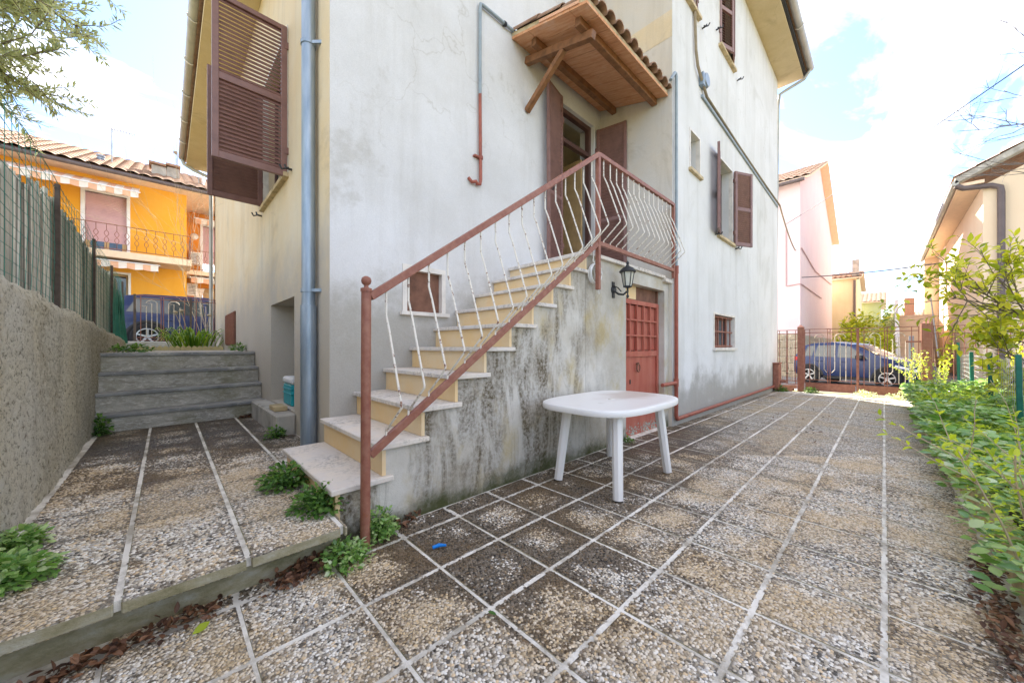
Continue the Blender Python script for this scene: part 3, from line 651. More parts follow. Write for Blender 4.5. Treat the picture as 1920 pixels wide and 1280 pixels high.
def stay(loc, ax):
    m = MB(); p = Vector(loc); out = Vector((-1, 0, 0)) if ax == 'x' else Vector((0, -1, 0)); side = Vector((0, 1, 0)) if ax == 'x' else Vector((1, 0, 0))
    m.tube([p - out * 0.02, p + out * 0.05], 0.014, 8); m.tube([p + out * 0.05 - side * 0.05 + Vector((0, 0, -0.01)), p + out * 0.06, p + out * 0.07 + side * 0.03 + Vector((0, 0, 0.05))], 0.012, 6); m.tube([p + out * 0.06, p + out * 0.11 - side * 0.02 + Vector((0, 0, -0.03)), p + out * 0.13 + Vector((0, 0, 0.02))], 0.011, 6)
    obj('shutter_stay', m, 'iron', house, smooth=40)
def window(P, a0, a1, z0, z1, depth, frame='shutter_paint', glass=True, sill=True, sillmat='sill_stone', surround=None, silld=0.07, bars=0):
    """P(a,z,d) maps to world, d>0 into the wall"""
    def bx(m, aa, ab, za, zb, da, db):
        p, q = P(aa, za, da), P(ab, zb, db); m.box(tuple(min(i, j) for i, j in zip(p, q)), tuple(max(i, j) for i, j in zip(p, q))); return m
    f = MB(); t = 0.06
    bx(f, a0, a0 + t, z0, z1, depth, depth + 0.05); bx(f, a1 - t, a1, z0, z1, depth, depth + 0.05); bx(f, a0 + t, a1 - t, z0, z0 + t, depth + .002, depth + 0.048); bx(f, a0 + t, a1 - t, z1 - t, z1, depth + .002, depth + 0.048)
    if a1 - a0 > 0.7: bx(f, (a0 + a1) / 2 - 0.04, (a0 + a1) / 2 + 0.04, z0 + t, z1 - t, depth + 0.003, depth + 0.047)
    w = obj('window', f, frame, house)
    if glass: obj('pane', bx(MB(), a0 + t, a1 - t, z0 + t, z1 - t, depth + 0.02, depth + 0.03), 'glass_pane', w)
    if sill: obj('sill', bx(MB(), a0 - 0.07, a1 + 0.07, z0 - 0.055, z0 + 0.002, -silld, depth), sillmat, w, bevel=0.006)
    if surround:
        s_ = MB(); bx(s_, a0 - 0.035, a0 + 0.002, z0, z1 + 0.035, -0.012, 0.06); bx(s_, a1 - 0.002, a1 + 0.035, z0, z1 + 0.035, -0.012, 0.06); bx(s_, a0, a1, z1 - 0.002, z1 + 0.034, -0.011, 0.06)
        obj('surround', s_, surround, w)
    if bars:
        for i in range(bars):
            a = a0 + (a1 - a0) * (i + 0.5) / bars; obj('bar', bx(MB(), a - 0.012, a + 0.012, z0 + 0.01, z1 - 0.01, 0.04, 0.06), 'rust_paint', w)
        obj('bar', bx(MB(), a0, a1, (z0 + z1) / 2 - 0.012, (z0 + z1) / 2 + 0.012, 0.037, 0.063), 'rust_paint', w)
        obj('bar', bx(MB(), a0, a1, z0 + 0.02, z0 + 0.045, 0.036, 0.064), 'rust_paint', w); obj('bar', bx(MB(), a0, a1, z1 - 0.045, z1 - 0.02, 0.036, 0.064), 'rust_paint', w)
    return w
PL = lambda a, z, d: (HX0 + d, a, z); PA = lambda a, z, d: (a, HYA - 0.004 + d, z); PC = lambda a, z, d: (a, HYC + d, z)
# side window: both leaves stand straight out from the wall
window(PL, *WINL, 0.14, frame='shutter_dark', surround='marble', sillmat='sill_stone', silld=0.06)
shutter((1.085, 5.17, 3.33), 0.72, 1.86, math.pi, 34); shutter((1.085, 6.73, 3.40), 0.66, 1.86, math.pi, 34, outer=-1)
stay((1.1, 4.98, 3.36), 'x'); stay((1.1, 6.88, 3.30), 'x')
# flank windows
window(PC, *WS, 0.22, frame='white_paint', glass=True, surround='marble', silld=0.05)
window(PC, *WM, 0.20, frame='shutter_dark', surround='marble', silld=0.06)
shutter((7.90, 2.27, 3.44), 0.48, 1.62, R(195), 30, outer=-1); shutter((8.92, 2.26, 3.42), 0.50, 1.62, R(-26), 30)
stay((7.75, 2.3, 3.42), 'y'); stay((9.12, 2.3, 3.40), 'y')
window(PC, *WB, 0.16, frame='rust_paint', surround='marble', sillmat='marble', silld=0.05, bars=5)
window(PC, *WT, 0.14, frame='shutter_dark', surround='marble', silld=0.07)
shutter((8.00, 2.30, 7.27), 0.46, 1.58, R(-17), 26, outer=-1); shutter((8.94, 2.30, 7.27), 0.46, 1.58, math.pi + R(17), 26)
stay((7.80, 2.3, 7.45), 'y'); stay((9.25, 2.3, 7.2), 'y')
window(PC, *WU, 0.14, frame='shutter_dark', surround='marble', silld=0.07)
shutter((5.98, 2.30, 7.06), 0.38, 1.54, R(-8), 26, outer=-1); shutter((6.76, 2.30, 7.06), 0.38, 1.54, math.pi + R(8), 26)
stay((7.02, 2.3, 7.0), 'y')
# cellar light beside the stair: rusty sheet in a white stone surround
w = obj('window', MB().box((SW[0], HYA + 0.05, SW[2]), (SW[1], HYA + 0.08, SW[3])), 'rusty_panel', house, label='small window closed with a rusty sheet')
m = MB()
m.box((SW[0] - 0.03, HYA - 0.018, SW[2]), (SW[0] + 0.02, HYA + 0.06, SW[3] + 0.045)); m.box((SW[1] - 0.02, HYA - 0.018, SW[2]), (SW[1] + 0.03, HYA + 0.06, SW[3] + 0.045)); m.box((SW[0] + 0.02, HYA - 0.017, SW[3] - 0.01), (SW[1] - 0.02, HYA + 0.06, SW[3] + 0.044))
obj('surround', m, 'marble', w); obj('sill', MB().box((SW[0] - 0.06, HYA - 0.06, SW[2] - 0.035), (SW[1] + 0.06, HYA + 0.05, SW[2] + 0.004)), 'marble', w)
# front door opening: room behind, inner door frame, two louvred leaves
m = MB(); rx0, rx1, ry0, ry1 = 4.2, 7.2, 3.9, 7.0
m.box((rx0, ry0, 2.1), (rx1, ry1, 2.30)); m.box((rx0, ry0, 5.5), (rx1, ry1, 5.6)); m.box((rx0, ry1, 2.3), (rx1, ry1 + 0.1, 5.5)); m.box((rx0 - 0.1, ry0, 2.3), (rx0, ry1, 5.5)); m.box((rx1, ry0, 2.3), (rx1 + 0.1, ry1, 5.5))
obj('hall', m, 'room_paint', house)
m = MB()
for a in (DOOR[0], DOOR[1] - 0.07): m.box((a, 3.66, 2.31), (a + 0.07, 3.74, DOOR[3]))
m.box((DOOR[0] + 0.07, 3.662, DOOR[3] - 0.07), (DOOR[1] - 0.07, 3.738, DOOR[3])); m.box((DOOR[0] + 0.07, 3.662, 4.60), (DOOR[1] - 0.07, 3.738, 4.67))
df = obj('door_frame', m, 'shutter_dark', house)
m = MB().box((5.36, 3.78, 2.33), (5.41, 4.58, 4.58)); obj('door_leaf', m, 'room_wood', df); obj('threshold', MB().box((4.5, 3.50, 2.312), (5.6, 3.9, 2.34)), 'marble', df)
shutter((4.55, 3.57, 2.36), 0.47, 2.84, R(192), 46, 0.42, st=0.05, outer=-1); shutter((5.55, 3.57, 2.36), 0.53, 2.72, R(282), 46, 0.40, st=0.05)
stay((4.24, 3.6, 3.62), 'y')
tag(obj('wall_picture', MB().cbox((5.02, 6.93, 3.9), (5.4, 6.99, 4.3), 0.01), 'room_wood'), 'small brown framed picture hanging inside the open front door', 'picture')
tag(obj('shopping_bag', MB().prism([(4.80, 5.2, 2.305), (5.16, 5.2, 2.305), (5.24, 5.2, 2.92), (5.05, 5.2, 3.12), (4.88, 5.2, 2.98)], (0, 0.3, 0)), 'yellow_cloth', bevel=0.03), 'yellow bag standing in the hall behind the open front door', 'bag')
# wall services
def pipe(name, pts, r, mat, n=10): return obj(name, MB().tube(pts, r, n), mat, house, smooth=50)
yp = HYA - 0.04
pipe('gas_pipe', [(3.55, yp, 5.58), (2.92, yp, 5.58), (2.88, yp, 5.57), (2.87, yp, 5.50), (2.87, yp, 4.42)], 0.021, 'pipe_grey')
pipe('gas_pipe', [(2.87, yp, 4.43), (2.88, yp, 3.34), (2.87, yp, 3.28), (2.82, yp, 3.27), (2.80, yp - 0.01, 3.29), (2.74, yp, 3.27), (2.71, yp + 0.03, 3.32)], 0.021, 'pipe_red')
for p in ((3.3, 5.58), ): obj('pipe_bracket', MB().tube([(p[0] - 0.02, yp, p[1]), (p[0] + 0.02, yp, p[1])], 0.03, 8).box((p[0] - .01, yp, p[1] - .01), (p[0] + .01, HYA, p[1] + .01)), 'iron', house)
obj('pipe_bracket', MB().tube([(2.88, yp, 3.60), (2.88, yp, 3.64)], 0.03, 8).box((2.78, yp - 0.01, 3.61), (2.9, HYA, 3.63)), 'pipe_red', house)
yq = HYC - 0.045; xq = 5.74
pipe('gas_pipe', [(5.56, 2.27, 5.30), (5.68, yq, 5.46), (xq - 0.02, yq, 5.47), (xq, yq, 5.43), (xq, yq, 2.42)], 0.024, 'pipe_grey')
pipe('water_pipe', [(xq, yq, 2.43), (xq, yq, 0.14), (xq + 0.03, yq, 0.09), (13.05, yq, 0.06)], 0.030, 'pipe_red')
pipe('water_pipe', [(5.2, 2.24, 0.66), (xq, yq, 0.66)], 0.028, 'pipe_red')
for z in (0.66, 2.42): obj('pipe_joint', MB().tube([(xq, yq, z - 0.06), (xq, yq, z + 0.06)], 0.037, 10), 'pipe_red', house, smooth=50)
obj('meter_box', MB().cbox((12.95, 2.14, -0.05), (13.25, 2.298, 0.72), 0.02).box((12.93, 2.12, 0.72), (13.27, 2.298, 0.75)).tube([(13.1, 2.0, 0.2), (13.1, 2.15, 0.2)], 0.03, 8), 'rust_paint', house)
# supply cable in a clipped loom, junction dial
obj('supply_cable', MB().tube([(6.58, 2.27, 9.4), (6.55, 2.27, 7.3), (6.60, 2.26, 6.35), (6.66, 2.25, 6.1), (6.9, 2.25, 5.92), (7.15, 2.26, 5.80), (9.3, 2.265, 5.72), (11.6, 2.265, 5.66), (13.70, 2.25, 5.60)], 0.024, 6), 'cable_brown', house, smooth=60)
obj('conduit', MB().tube([(6.95, 2.28, 5.74), (13.6, 2.285, 5.54)], 0.028, 6), 'pipe_grey', house, smooth=60)
obj('junction_box', MB().lathe([(0.0, -0.10), (0.11, -0.10), (0.13, -0.06), (0.13, 0.0)], (7.02, 2.3, 6.02), 16, 'y').box((6.85, 2.22, 5.88), (6.97, 2.3, 6.1)), 'galvanised', house, smooth=40)

# ------------------------------------------------------------------ outside staircase
YS, YT = 2.36, 2.322            # flank of the stair, outer edge of treads
NZ0, RUN, RISE, Z1 = 0.72, 0.297, 0.218, 0.345
stair = thing('staircase', 'outside stone staircase with ten treads and a mould streaked flank wall', 'staircase', (0.76, 2.36, 0))
LZ = Z1 + 9 * RISE; LX = NZ0 + 9 * RUN
poly = [(0.76, -0.3)]
for i in range(9):
    x = NZ0 + 0.045 + i * RUN; poly += [(x, Z1 + i * RISE - 0.038), (x + RUN, Z1 + i * RISE - 0.038)]
poly += [(LX + 0.05, -0.3)]
obj('flank', MB().prism([(x, YS, z) for x, z in poly], (0, HYA - YS, 0)), 'mould_render', stair)
for i in range(10):
    x = NZ0 + i * RUN; z = Z1 + i * RISE
    if i < 9: obj('tread', MB().cbox((x, YT, z - 0.036), (x + RUN + 0.085 + (0.02 if i == 0 else 0), HYA - 0.006, z), 0.005), 'travertine', stair)
    zb = (z - RISE) if i else 0.05
    obj('riser', MB().box((x + 0.035, YS - 0.004, zb + 0.002), (x + 0.062, HYA - 0.008, z - 0.037)), 'yellow_stone', stair)
# landing over the cellar door
DX0, DX1, DZ = 4.36, 5.55, 2.08
m = MB().wall(lambda a, z, d: (a, YS + d, z), LX + 0.052, HXR - 0.004, -0.3, LZ - 0.05, [(DX0, DX1, -0.2, DZ)], 0.22); obj('landing_wall', m, 'mould_render', stair)
obj('landing_slab', MB().cbox((LX + 0.07, YS + 0.002, LZ - 0.12), (HXR - 0.005, HYA - 0.006, LZ - 0.004), 0.004), 'travertine', stair)
obj('landing_edge', MB().cbox((LX, YT - 0.005, LZ - 0.046), (5.50, YS + 0.16, LZ), 0.006).cbox((LX, YS + 0.15, LZ - 0.046), (LX + 0.3, HYA - 0.006, LZ - 0.001), 0.006), 'travertine', stair)
obj('coping', MB().cbox((5.46, YT - 0.03, LZ - 0.10), (5.73, YS + 0.1, LZ - 0.045), 0.006), 'travertine', stair)
obj('cellar_lining', MB().box((4.1, 2.60, -0.2), (5.69, 3.55, -0.02)).box((4.0, 3.4, -0.2), (5.69, 3.5, 2.1)), 'dark_inside', stair)
door = obj('door', MB().cbox((4.37, 2.470, -0.05), (5.54, 2.505, 1.10), 0.004), 'red_door_paint', stair, label='rust red iron cellar door with paned upper half')
yd = 2.445
fr = MB()
for x0, x1, z0, z1 in ((4.37, 4.43, -0.05, 1.88), (5.48, 5.54, -0.05, 1.88)): fr.box((x0, yd, z0), (x1, 2.50, z1))
for z0, z1 in ((1.82, 1.88), (1.08, 1.16), (-0.05, 0.04)): fr.box((4.43, yd + 0.002, z0), (5.48, 2.498, z1))
obj('door_frame', fr, 'red_door_paint', door)
cols = [4.43 + i * (1.05 / 5) for i in range(6)]; rows = [1.16, 1.38, 1.60, 1.82]
for c in cols[1:-1]: obj('glazing_bar', MB().box((c - 0.011, yd + 0.004, 1.16), (c + 0.011, 2.485, 1.82)), 'red_door_paint', door)
for r_ in rows[1:-1]: obj('glazing_bar', MB().box((4.43, yd + 0.006, r_ - 0.011), (5.48, 2.483, r_ + 0.011)), 'red_door_paint', door)
for a, b in zip(cols, cols[1:]):
    for c, d in zip(rows, rows[1:]): obj('pane', MB().box((a + 0.011, 2.488, c + 0.011), (b - 0.011, 2.494, d - 0.011)), 'red_door_paint', door)
ringp = [(4.86 + 0.045 * math.cos(t * math.pi / 8), 2.438, 0.92 + 0.055 * math.sin(t * math.pi / 8)) for t in range(17)]
obj('ring_handle', MB().tube(ringp, 0.009, 6, False).tube([(4.86, 2.43, 0.98), (4.86, 2.48, 0.98)], 0.016, 8), 'rusty_panel', door, smooth=60)
obj('keyhole_plate', MB().box((4.66, 2.462, 0.70), (4.685, 2.472, 0.76)), 'iron', door)
obj('transom_board', MB().box((4.37, 2.475, 1.89), (4.86, 2.50, DZ)), 'yellow_stone', door, label='yellow board in the transom')
obj('transom_mesh', MB().box((4.87, 2.478, 1.89), (5.50, 2.50, DZ)).box((5.50, 2.455, 1.88), (5.54, 2.51, DZ)).box((4.37, 2.46, 1.872), (5.54, 2.51, 1.892)), 'rusty_panel', door)
# ------------------------------------------------------------------ railing
rail = thing('stair_railing', 'brown iron stair railing with bellied white balusters', 'railing', (0.90, 2.25, 0))
YR = 2.26; ZT0, ZT1, XA, XB, XC = 1.565, 3.405, 0.91, 3.54, 5.64
obj('newel', MB().tube([(0.89, 2.235, -0.02), (0.905, 2.255, 1.57)], 0.030, 14).lathe([(0.034, 1.565), (0.034, 1.585), (0.014, 1.592), (0.013, 1.604), (0.026, 1.615), (0.031, 1.634), (0.026, 1.652), (0.010, 1.662)], (0.905, 2.255, 0), 14), 'rust_paint', rail, smooth=45)
obj('handrail', MB().bar((XA + 0.02, YR, ZT0 - 0.03), (XB, YR, ZT1), 0.05, 0.05), 'rust_paint', rail, bevel=0.005)
obj('lower_rail', MB().bar((XA + 0.02, YR, ZT0 - 1.03), (XB - 0.02, YR, ZT1 - 1.02), 0.04, 0.05), 'rust_paint', rail, bevel=0.004)
obj('corner_post', MB().box((XB - 0.022, YR - 0.024, 1.87), (XB + 0.022, YR + 0.024, ZT1 + 0.02)), 'rust_paint', rail, bevel=0.004)
obj('handrail', MB().bar((XB + 0.023, YR, ZT1 + 0.002), (XC - 0.02, YR, ZT1 + 0.002), 0.046, 0.05), 'rust_paint', rail, bevel=0.004)
obj('lower_rail', MB().bar((XB + 0.023, YR, LZ + 0.09), (XC - 0.02, YR, LZ + 0.09), 0.04, 0.05), 'rust_paint', rail, bevel=0.004)
obj('end_post', MB().box((XC - 0.02, YR - 0.022, LZ - 0.03), (XC + 0.02, YR + 0.022, ZT1 + 0.02)), 'rust_paint', rail, bevel=0.004)
bal = lambda h: mesh('baluster', MB().tube([(0, 0, h), (0, 0, h - 0.20), (0.0, -0.045, h - 0.30), (0, -0.21, h - 0.76), (0, -0.21, h - 0.78), (0, -0.03, h - 0.93), (0, 0, h - 0.95), (0, 0, 0)], 0.0074, 7), 'white_rod', 50)
b1 = bal(1.0)
for i in range(16):
    t = (i + 0.8) / 16.6; x = XA + (XB - XA) * t; obj('baluster', b1, None, rail, loc=(x - 0.90, YR - 2.25, ZT0 - 1.03 + (ZT1 - ZT0 + 0.02) * t))
b2 = bal(0.99)
for i in range(14):
    x = XB + 0.03 + (XC - XB - 0.05) * (i + 0.6) / 14.2; obj('baluster', b2, None, rail, loc=(x - 0.90, YR - 2.25, LZ + 0.10))
# coil of white cable hung on the post
coil = []
for t in range(90):
    a = t * 0.30; coil.append((3.56 + (0.105 + 0.012 * math.sin(t * 0.7)) * math.cos(a), 2.285 + 0.0006 * t + 0.004 * math.sin(t), 2.06 + (0.105 + 0.01 * math.cos(t * 0.9)) * math.sin(a)))
tag(obj('cable_coil', MB().tube([(3.52, 2.30, 2.34), (3.50, 2.30, 2.2)] + coil + [(3.60, 2.32, 1.95), (3.66, 2.325, 1.84)], 0.007, 6), 'white_cable', smooth=60), 'coil of thin white cable hung on the railing corner post', 'cable')
# wall lantern
lt = thing('wall_lantern', 'dark iron carriage lantern on the stair flank beside the red cellar door', 'lantern', (4.03, 2.36, 1.95))
cx, cy = 4.05, 2.17
obj('wall_plate', MB().lathe([(0.0, -0.03), (0.035, -0.03), (0.05, 0.0)], (4.03, 2.358, 1.93), 12, 'y').box((4.005, 2.345, 1.83), (4.055, 2.359, 2.03)), 'iron', lt, smooth=40)
obj('arm', MB().tube([(4.03, 2.345, 1.92), (4.03, 2.28, 1.87), (4.04, 2.22, 1.86), (cx, cy, 1.90), (cx, cy, 1.95)], 0.013, 8).tube([(4.03, 2.345, 1.98), (4.035, 2.29, 1.95), (4.04, 2.25, 1.90)], 0.008, 6).lathe([(0.0, 1.81), (0.015, 1.82), (0.018, 1.84), (0.008, 1.86), (0.012, 1.90)], (cx, cy, 0), 10), 'iron', lt, smooth=50)
obj('glass_shade', MB().lathe([(0.045, 1.955), (0.075, 2.13)], (cx, cy, 0), 6), 'lamp_glass', lt)
cg = MB()
for q in range(6):
    a = q * math.pi / 3; cg.bar((cx + 0.047 * math.cos(a), cy + 0.047 * math.sin(a), 1.955), (cx + 0.078 * math.cos(a), cy + 0.078 * math.sin(a), 2.132), 0.009, 0.009, (math.cos(a), math.sin(a), 0))
cg.lathe([(0.02, 1.935), (0.052, 1.945), (0.052, 1.96)], (cx, cy, 0), 6)
obj('cage', cg, 'iron', lt)
obj('lamp_roof', MB().lathe([(0.098, 2.125), (0.10, 2.14), (0.07, 2.175), (0.05, 2.185), (0.022, 2.20), (0.02, 2.215), (0.012, 2.22), (0.019, 2.235), (0.012, 2.255), (0.002, 2.265)], (cx, cy, 0), 12), 'iron', lt, smooth=35)
# ------------------------------------------------------------------ door canopy
can = thing('door_canopy', 'small tiled door canopy on brown timber brackets above the landing', 'canopy', (4.6, 3.6, 4.4))
CX0, CX1, CYF, CYR = 3.46, 5.685, 2.36, 3.59
cz = lambda y: 5.15 + (y - CYF) / (CYR - CYF) * 0.34
NB = 9; wplank = (CX1 - CX0) / NB
for i in range(NB):
    for (ya, yb) in ((CYF, 2.60), (2.605, 3.28), (3.285, CYR)):
        x0 = CX0 + i * wplank + 0.004; x1 = x0 + wplank - 0.008; dz = random.uniform(0, 0.003)
        obj('clay_plank', MB().prism([(x0, ya, cz(ya) + dz), (x1, ya, cz(ya) + dz), (x1, ya, cz(ya) + 0.035), (x0, ya, cz(ya) + 0.035)], (0, yb - ya, cz(yb) - cz(ya))), 'cotto', can)
obj('mortar_bed', MB().prism([(CX0 + 0.003, CYF + 0.005, cz(CYF) + 0.036), (CX1 - 0.003, CYF + 0.005, cz(CYF) + 0.036), (CX1 - 0.003, CYF + 0.005, cz(CYF) + 0.085), (CX0 + 0.003, CYF + 0.005, cz(CYF) + 0.085)], (0, CYR - CYF - 0.01, 0.34)), 'sill_stone', can)
obj('edge_board', MB().prism([(CX0 - 0.012, CYF + 0.1, cz(CYF + 0.1) + 0.03), (CX0 - 0.012, CYF + 0.72, cz(CYF + 0.72) + 0.03), (CX0 - 0.012, CYF + 0.72, cz(CYF + 0.72) + 0.066), (CX0 - 0.012, CYF + 0.1, cz(CYF + 0.1) + 0.066)], (0.013, 0, 0)), 'awning_orange', can)
for yb_, nm in ((2.58, 'purlin'), (3.30, 'purlin')):
    z = cz(yb_) - 0.052; obj(nm, MB().bar((CX0 + 0.13, yb_, z), (CX1, yb_, z), 0.085, 0.10), 'wood_beam', can, bevel=0.006)
bx_ = CX0 + 0.30
obj('bracket_beam', MB().bar((bx_, CYF + 0.10, cz(CYF + 0.10) - 0.150), (bx_, CYR, cz(CYR) - 0.150), 0.085, 0.095), 'wood_beam', can, bevel=0.006)
obj('brace', MB().bar((bx_ + 0.0, 3.59, 4.62), (bx_, 2.92, cz(2.92) - 0.19), 0.07, 0.075, (1, 0, 0)), 'wood_beam', can, bevel=0.006)
coppo = MB(); n = 8; L = 0.50
for s_ in (0, 1):
    coppo.add([((0.092 - 0.012 * (q == 9)) * math.cos(math.pi * i / n) * (1 if e == 0 else 0.86), e * L, 0.075 * math.sin(math.pi * i / n) - 0.012 * s_) for e in (0, 1) for i in range(n + 1) for q in (0,)], [((i, i + 1, n + 2 + i, n + 1 + i) if s_ == 0 else (i + 1, i, n + 1 + i, n + 2 + i)) for i in range(n)])
o0 = 0
coppo.f += [(i, i + 1, 2 * (n + 1) + i + 1, 2 * (n + 1) + i) for i in range(n)]
cme = mesh('roof_tile', coppo, 'roof_tile', 50)
sl = math.atan2(0.34, CYR - CYF)
for i in range(12):
    for j in range(3):
        obj('roof_tile', cme, None, can, loc=(CX0 + 0.07 + i * 0.191 - 4.6 + random.uniform(-.008, .008), CYF - 0.05 + j * 0.40 - 3.6 + random.uniform(-.02, .02), cz(CYF - 0.05 + j * 0.40) + 0.088 + 0.008 * j - 4.4), rot=(sl, random.uniform(-.05, .05), random.uniform(-.03, .03)))
# ------------------------------------------------------------------ plastic table
tb = thing('garden_table', 'white plastic garden table with faceted legs and a stained rounded top', 'table', (3.06, 1.80, 0))
tc_, th_ = (3.10, 1.82), R(0); hx_, hy_ = 0.70, 0.475; m = MB(); n = 64; ring = []
def sup(t, ax, ay, e=3.4):
    c, s_ = math.cos(t), math.sin(t); return (tc_[0] + ax * abs(c) ** (2 / e) * (1 if c >= 0 else -1), tc_[1] + ay * abs(s_) ** (2 / e) * (1 if s_ >= 0 else -1))
prof = [(-0.045, 0.665), (-0.004, 0.668), (0.0, 0.675), (0.0, 0.708), (-0.004, 0.716), (-0.014, 0.7205), (-0.06, 0.7195), (-0.075, 0.717), (-0.35, 0.716)]
vs = []
for dr, z in prof:
    for q in range(n): x, y = sup(2 * math.pi * q / n, hx_ + dr, hy_ + dr); vs.append((x, y, z))
fs = [(i * n + q, i * n + (q + 1) % n, (i + 1) * n + (q + 1) % n, (i + 1) * n + q) for i in range(len(prof) - 1) for q in range(n)]
fs += [tuple(range((len(prof) - 1) * n, len(prof) * n))]
vs2 = [(v[0], v[1], 0.690) for v in vs[:n]]; o1 = len(vs)
m.add(vs + vs2, fs + [(q, o1 + q, o1 + (q + 1) % n, (q + 1) % n) for q in range(n)] + [tuple(range(o1, o1 + n))[::-1]])
obj('table_top', m, 'plastic_white', tb, smooth=35)
obj('umbrella_cap', MB().lathe([(0.0, 0.716), (0.03, 0.716), (0.03, 0.721), (0.02, 0.723), (0.0, 0.723)], (3.08, 1.82, 0), 14), 'marble', tb)
for (fx, fy) in ((2.59, 1.47), (3.53, 1.47), (2.61, 2.09), (3.60, 2.14)):
    tx, ty = tc_[0] + (fx - tc_[0]) * 0.84, tc_[1] + (fy - tc_[1]) * 0.84
    lg = MB().tube([(fx, fy, 0.0), (tx, ty, 0.635)], [0.040, 0.046], 8); lg.tube([(tx, ty, 0.63), (tx, ty, 0.69)], 0.052, 8)
    obj('leg', lg, 'plastic_white', tb)
# ------------------------------------------------------------------ left: retaining wall, screen fence, garden steps
tz = lambda y: 1.70 - 0.031 * y
gy = np.arange(0.6, 11.22, 0.034); nv_ = 50; T_ = np.linspace(0, 1, nv_)
Yg, Tg = np.meshgrid(gy, T_, indexing='ij'); top_ = tz(Yg); Zg = -0.3 + (top_ + 0.3) * Tg
Zg = Zg + (Tg > 0.98) * (0.012 * np.sin(Yg * 5.1) + rng.normal(0, 0.006, Yg.shape))
Xg = -0.60 + 0.010 * np.sin(Yg * 1.7 + 1) * np.cos(Zg * 2.3) + 0.006 * np.sin(Yg * 6.1 + Zg * 4) + rng.normal(0, 0.0042, Yg.shape) - 0.03 * np.clip((Tg - 0.95) / 0.05, 0, 1) ** 2
rv = np.concatenate([np.stack([Xg, Yg, Zg], 2).reshape(-1, 3), np.stack([np.full(len(gy), -0.80), gy, tz(gy) + 0.012], 1)])
ia = (np.arange(len(gy) - 1)[:, None] * nv_ + np.arange(nv_ - 1)[None]).ravel()
rf_ = np.stack([ia, ia + nv_, ia + nv_ + 1, ia + 1], 1)
i0 = np.arange(len(gy) - 1); tb_ = len(gy) * nv_
rf_ = np.concatenate([rf_, np.stack([i0 * nv_ + nv_ - 1, (i0 + 1) * nv_ + nv_ - 1, tb_ + i0 + 1, tb_ + i0], 1)])
me_rw = np_mesh('retaining_wall', rv, rf_, 'roughcast', smooth=True)
tag(obj('retaining_wall', me_rw, None), 'rough plastered retaining wall along the side path, under the reed screen', 'wall')
fn = thing('screen_fence', 'reed screen fence with green wire mesh on iron posts above the rough wall', 'fence', (-0.72, 6.0, 1.6))
for y in (0.7, 3.0, 5.3, 7.63, 9.93, 12.2): obj('post', MB().box((-0.738, y - 0.017, tz(y) - 0.2), (-0.704, y + 0.017, 2.72)), 'post_iron', fn, bevel=0.004)
n = 760; y = np.sort(rng.uniform(0.4, 11.6, n)); w = rng.uniform(0.005, 0.011, n); xo = -0.775 + rng.normal(0, 0.006, n); ztop = 2.55 + 0.06 * np.sin(y * 1.3) + rng.normal(0, 0.025, n) - 0.09 * ((y > 3.4) & (y < 4.6)); zb = tz(y) - 0.03; lean = rng.normal(0, 0.012, n)
V = np.stack([np.stack([xo + sx, y + sy * w + (lean if zz else 0), ztop if zz else zb], 1) for zz in (0, 1) for sx, sy in ((0.008, -1), (0.012, 0), (0.008, 1), (-0.006, 0))], 1).reshape(-1, 3)
b = np.arange(n)[:, None] * 8
F = np.concatenate([b + np.array(q) for q in ((0, 1, 5, 4), (1, 2, 6, 5), (2, 3, 7, 6), (3, 0, 4, 7))], 1).reshape(-1, 4)
obj('reed_screen', np_mesh('reed_screen', V, F, 'reed', np.repeat(rng.random(n), 4)), None, fn, kind='stuff')
wm = MB()
for zz in np.arange(0.03, 1.35, 0.085):
    pts = [(-0.735 + 0.01 * math.sin(y_ * 3 + zz * 9), y_, min(tz(y_) + zz, 2.78 + 0.03 * math.sin(y_ * 2))) for y_ in np.arange(0.4, 12.2, 0.6)]; wm.tube(pts, 0.0019, 4)
for y_ in np.arange(0.4, 12.2, 0.15): wm.tube([(-0.733, y_, tz(y_)), (-0.725 + 0.01 * math.sin(y_ * 3), y_ + 0.03 * math.sin(y_ * 1.7), 2.1), (-0.733, y_, 2.76)], 0.0019, 4)
obj('wire_mesh', wm, 'wire_green', fn, kind='stuff')
n = 260; y = rng.uniform(9.9, 12.3, n); V = np.stack([np.stack([-0.70 + rng.normal(0, 0.004, n), y - 0.03, np.full(n, 1.30)], 1), np.stack([-0.70 + rng.normal(0, 0.02, n), y + 0.02, np.full(n, 1.30)], 1), np.stack([-0.72 + rng.normal(0, 0.02, n), y + 0.02, 2.35 + rng.normal(0, 0.1, n)], 1)], 1).reshape(-1, 3)
obj('shade_net', np_mesh('shade_net', V, np.arange(3 * n).reshape(-1, 3), 'wire_green'), None, fn, kind='stuff')
st = thing('garden_steps', 'four grey stone garden steps with slate nosings between wall and house', 'steps', (0.2, 6.4, 0.2))
hz = [0.20, 0.42, 0.66, 0.90, 1.14]; yl = [6.36, 6.52, 6.70, 6.86]; yr = [6.50, 6.86, 7.14, 7.46]
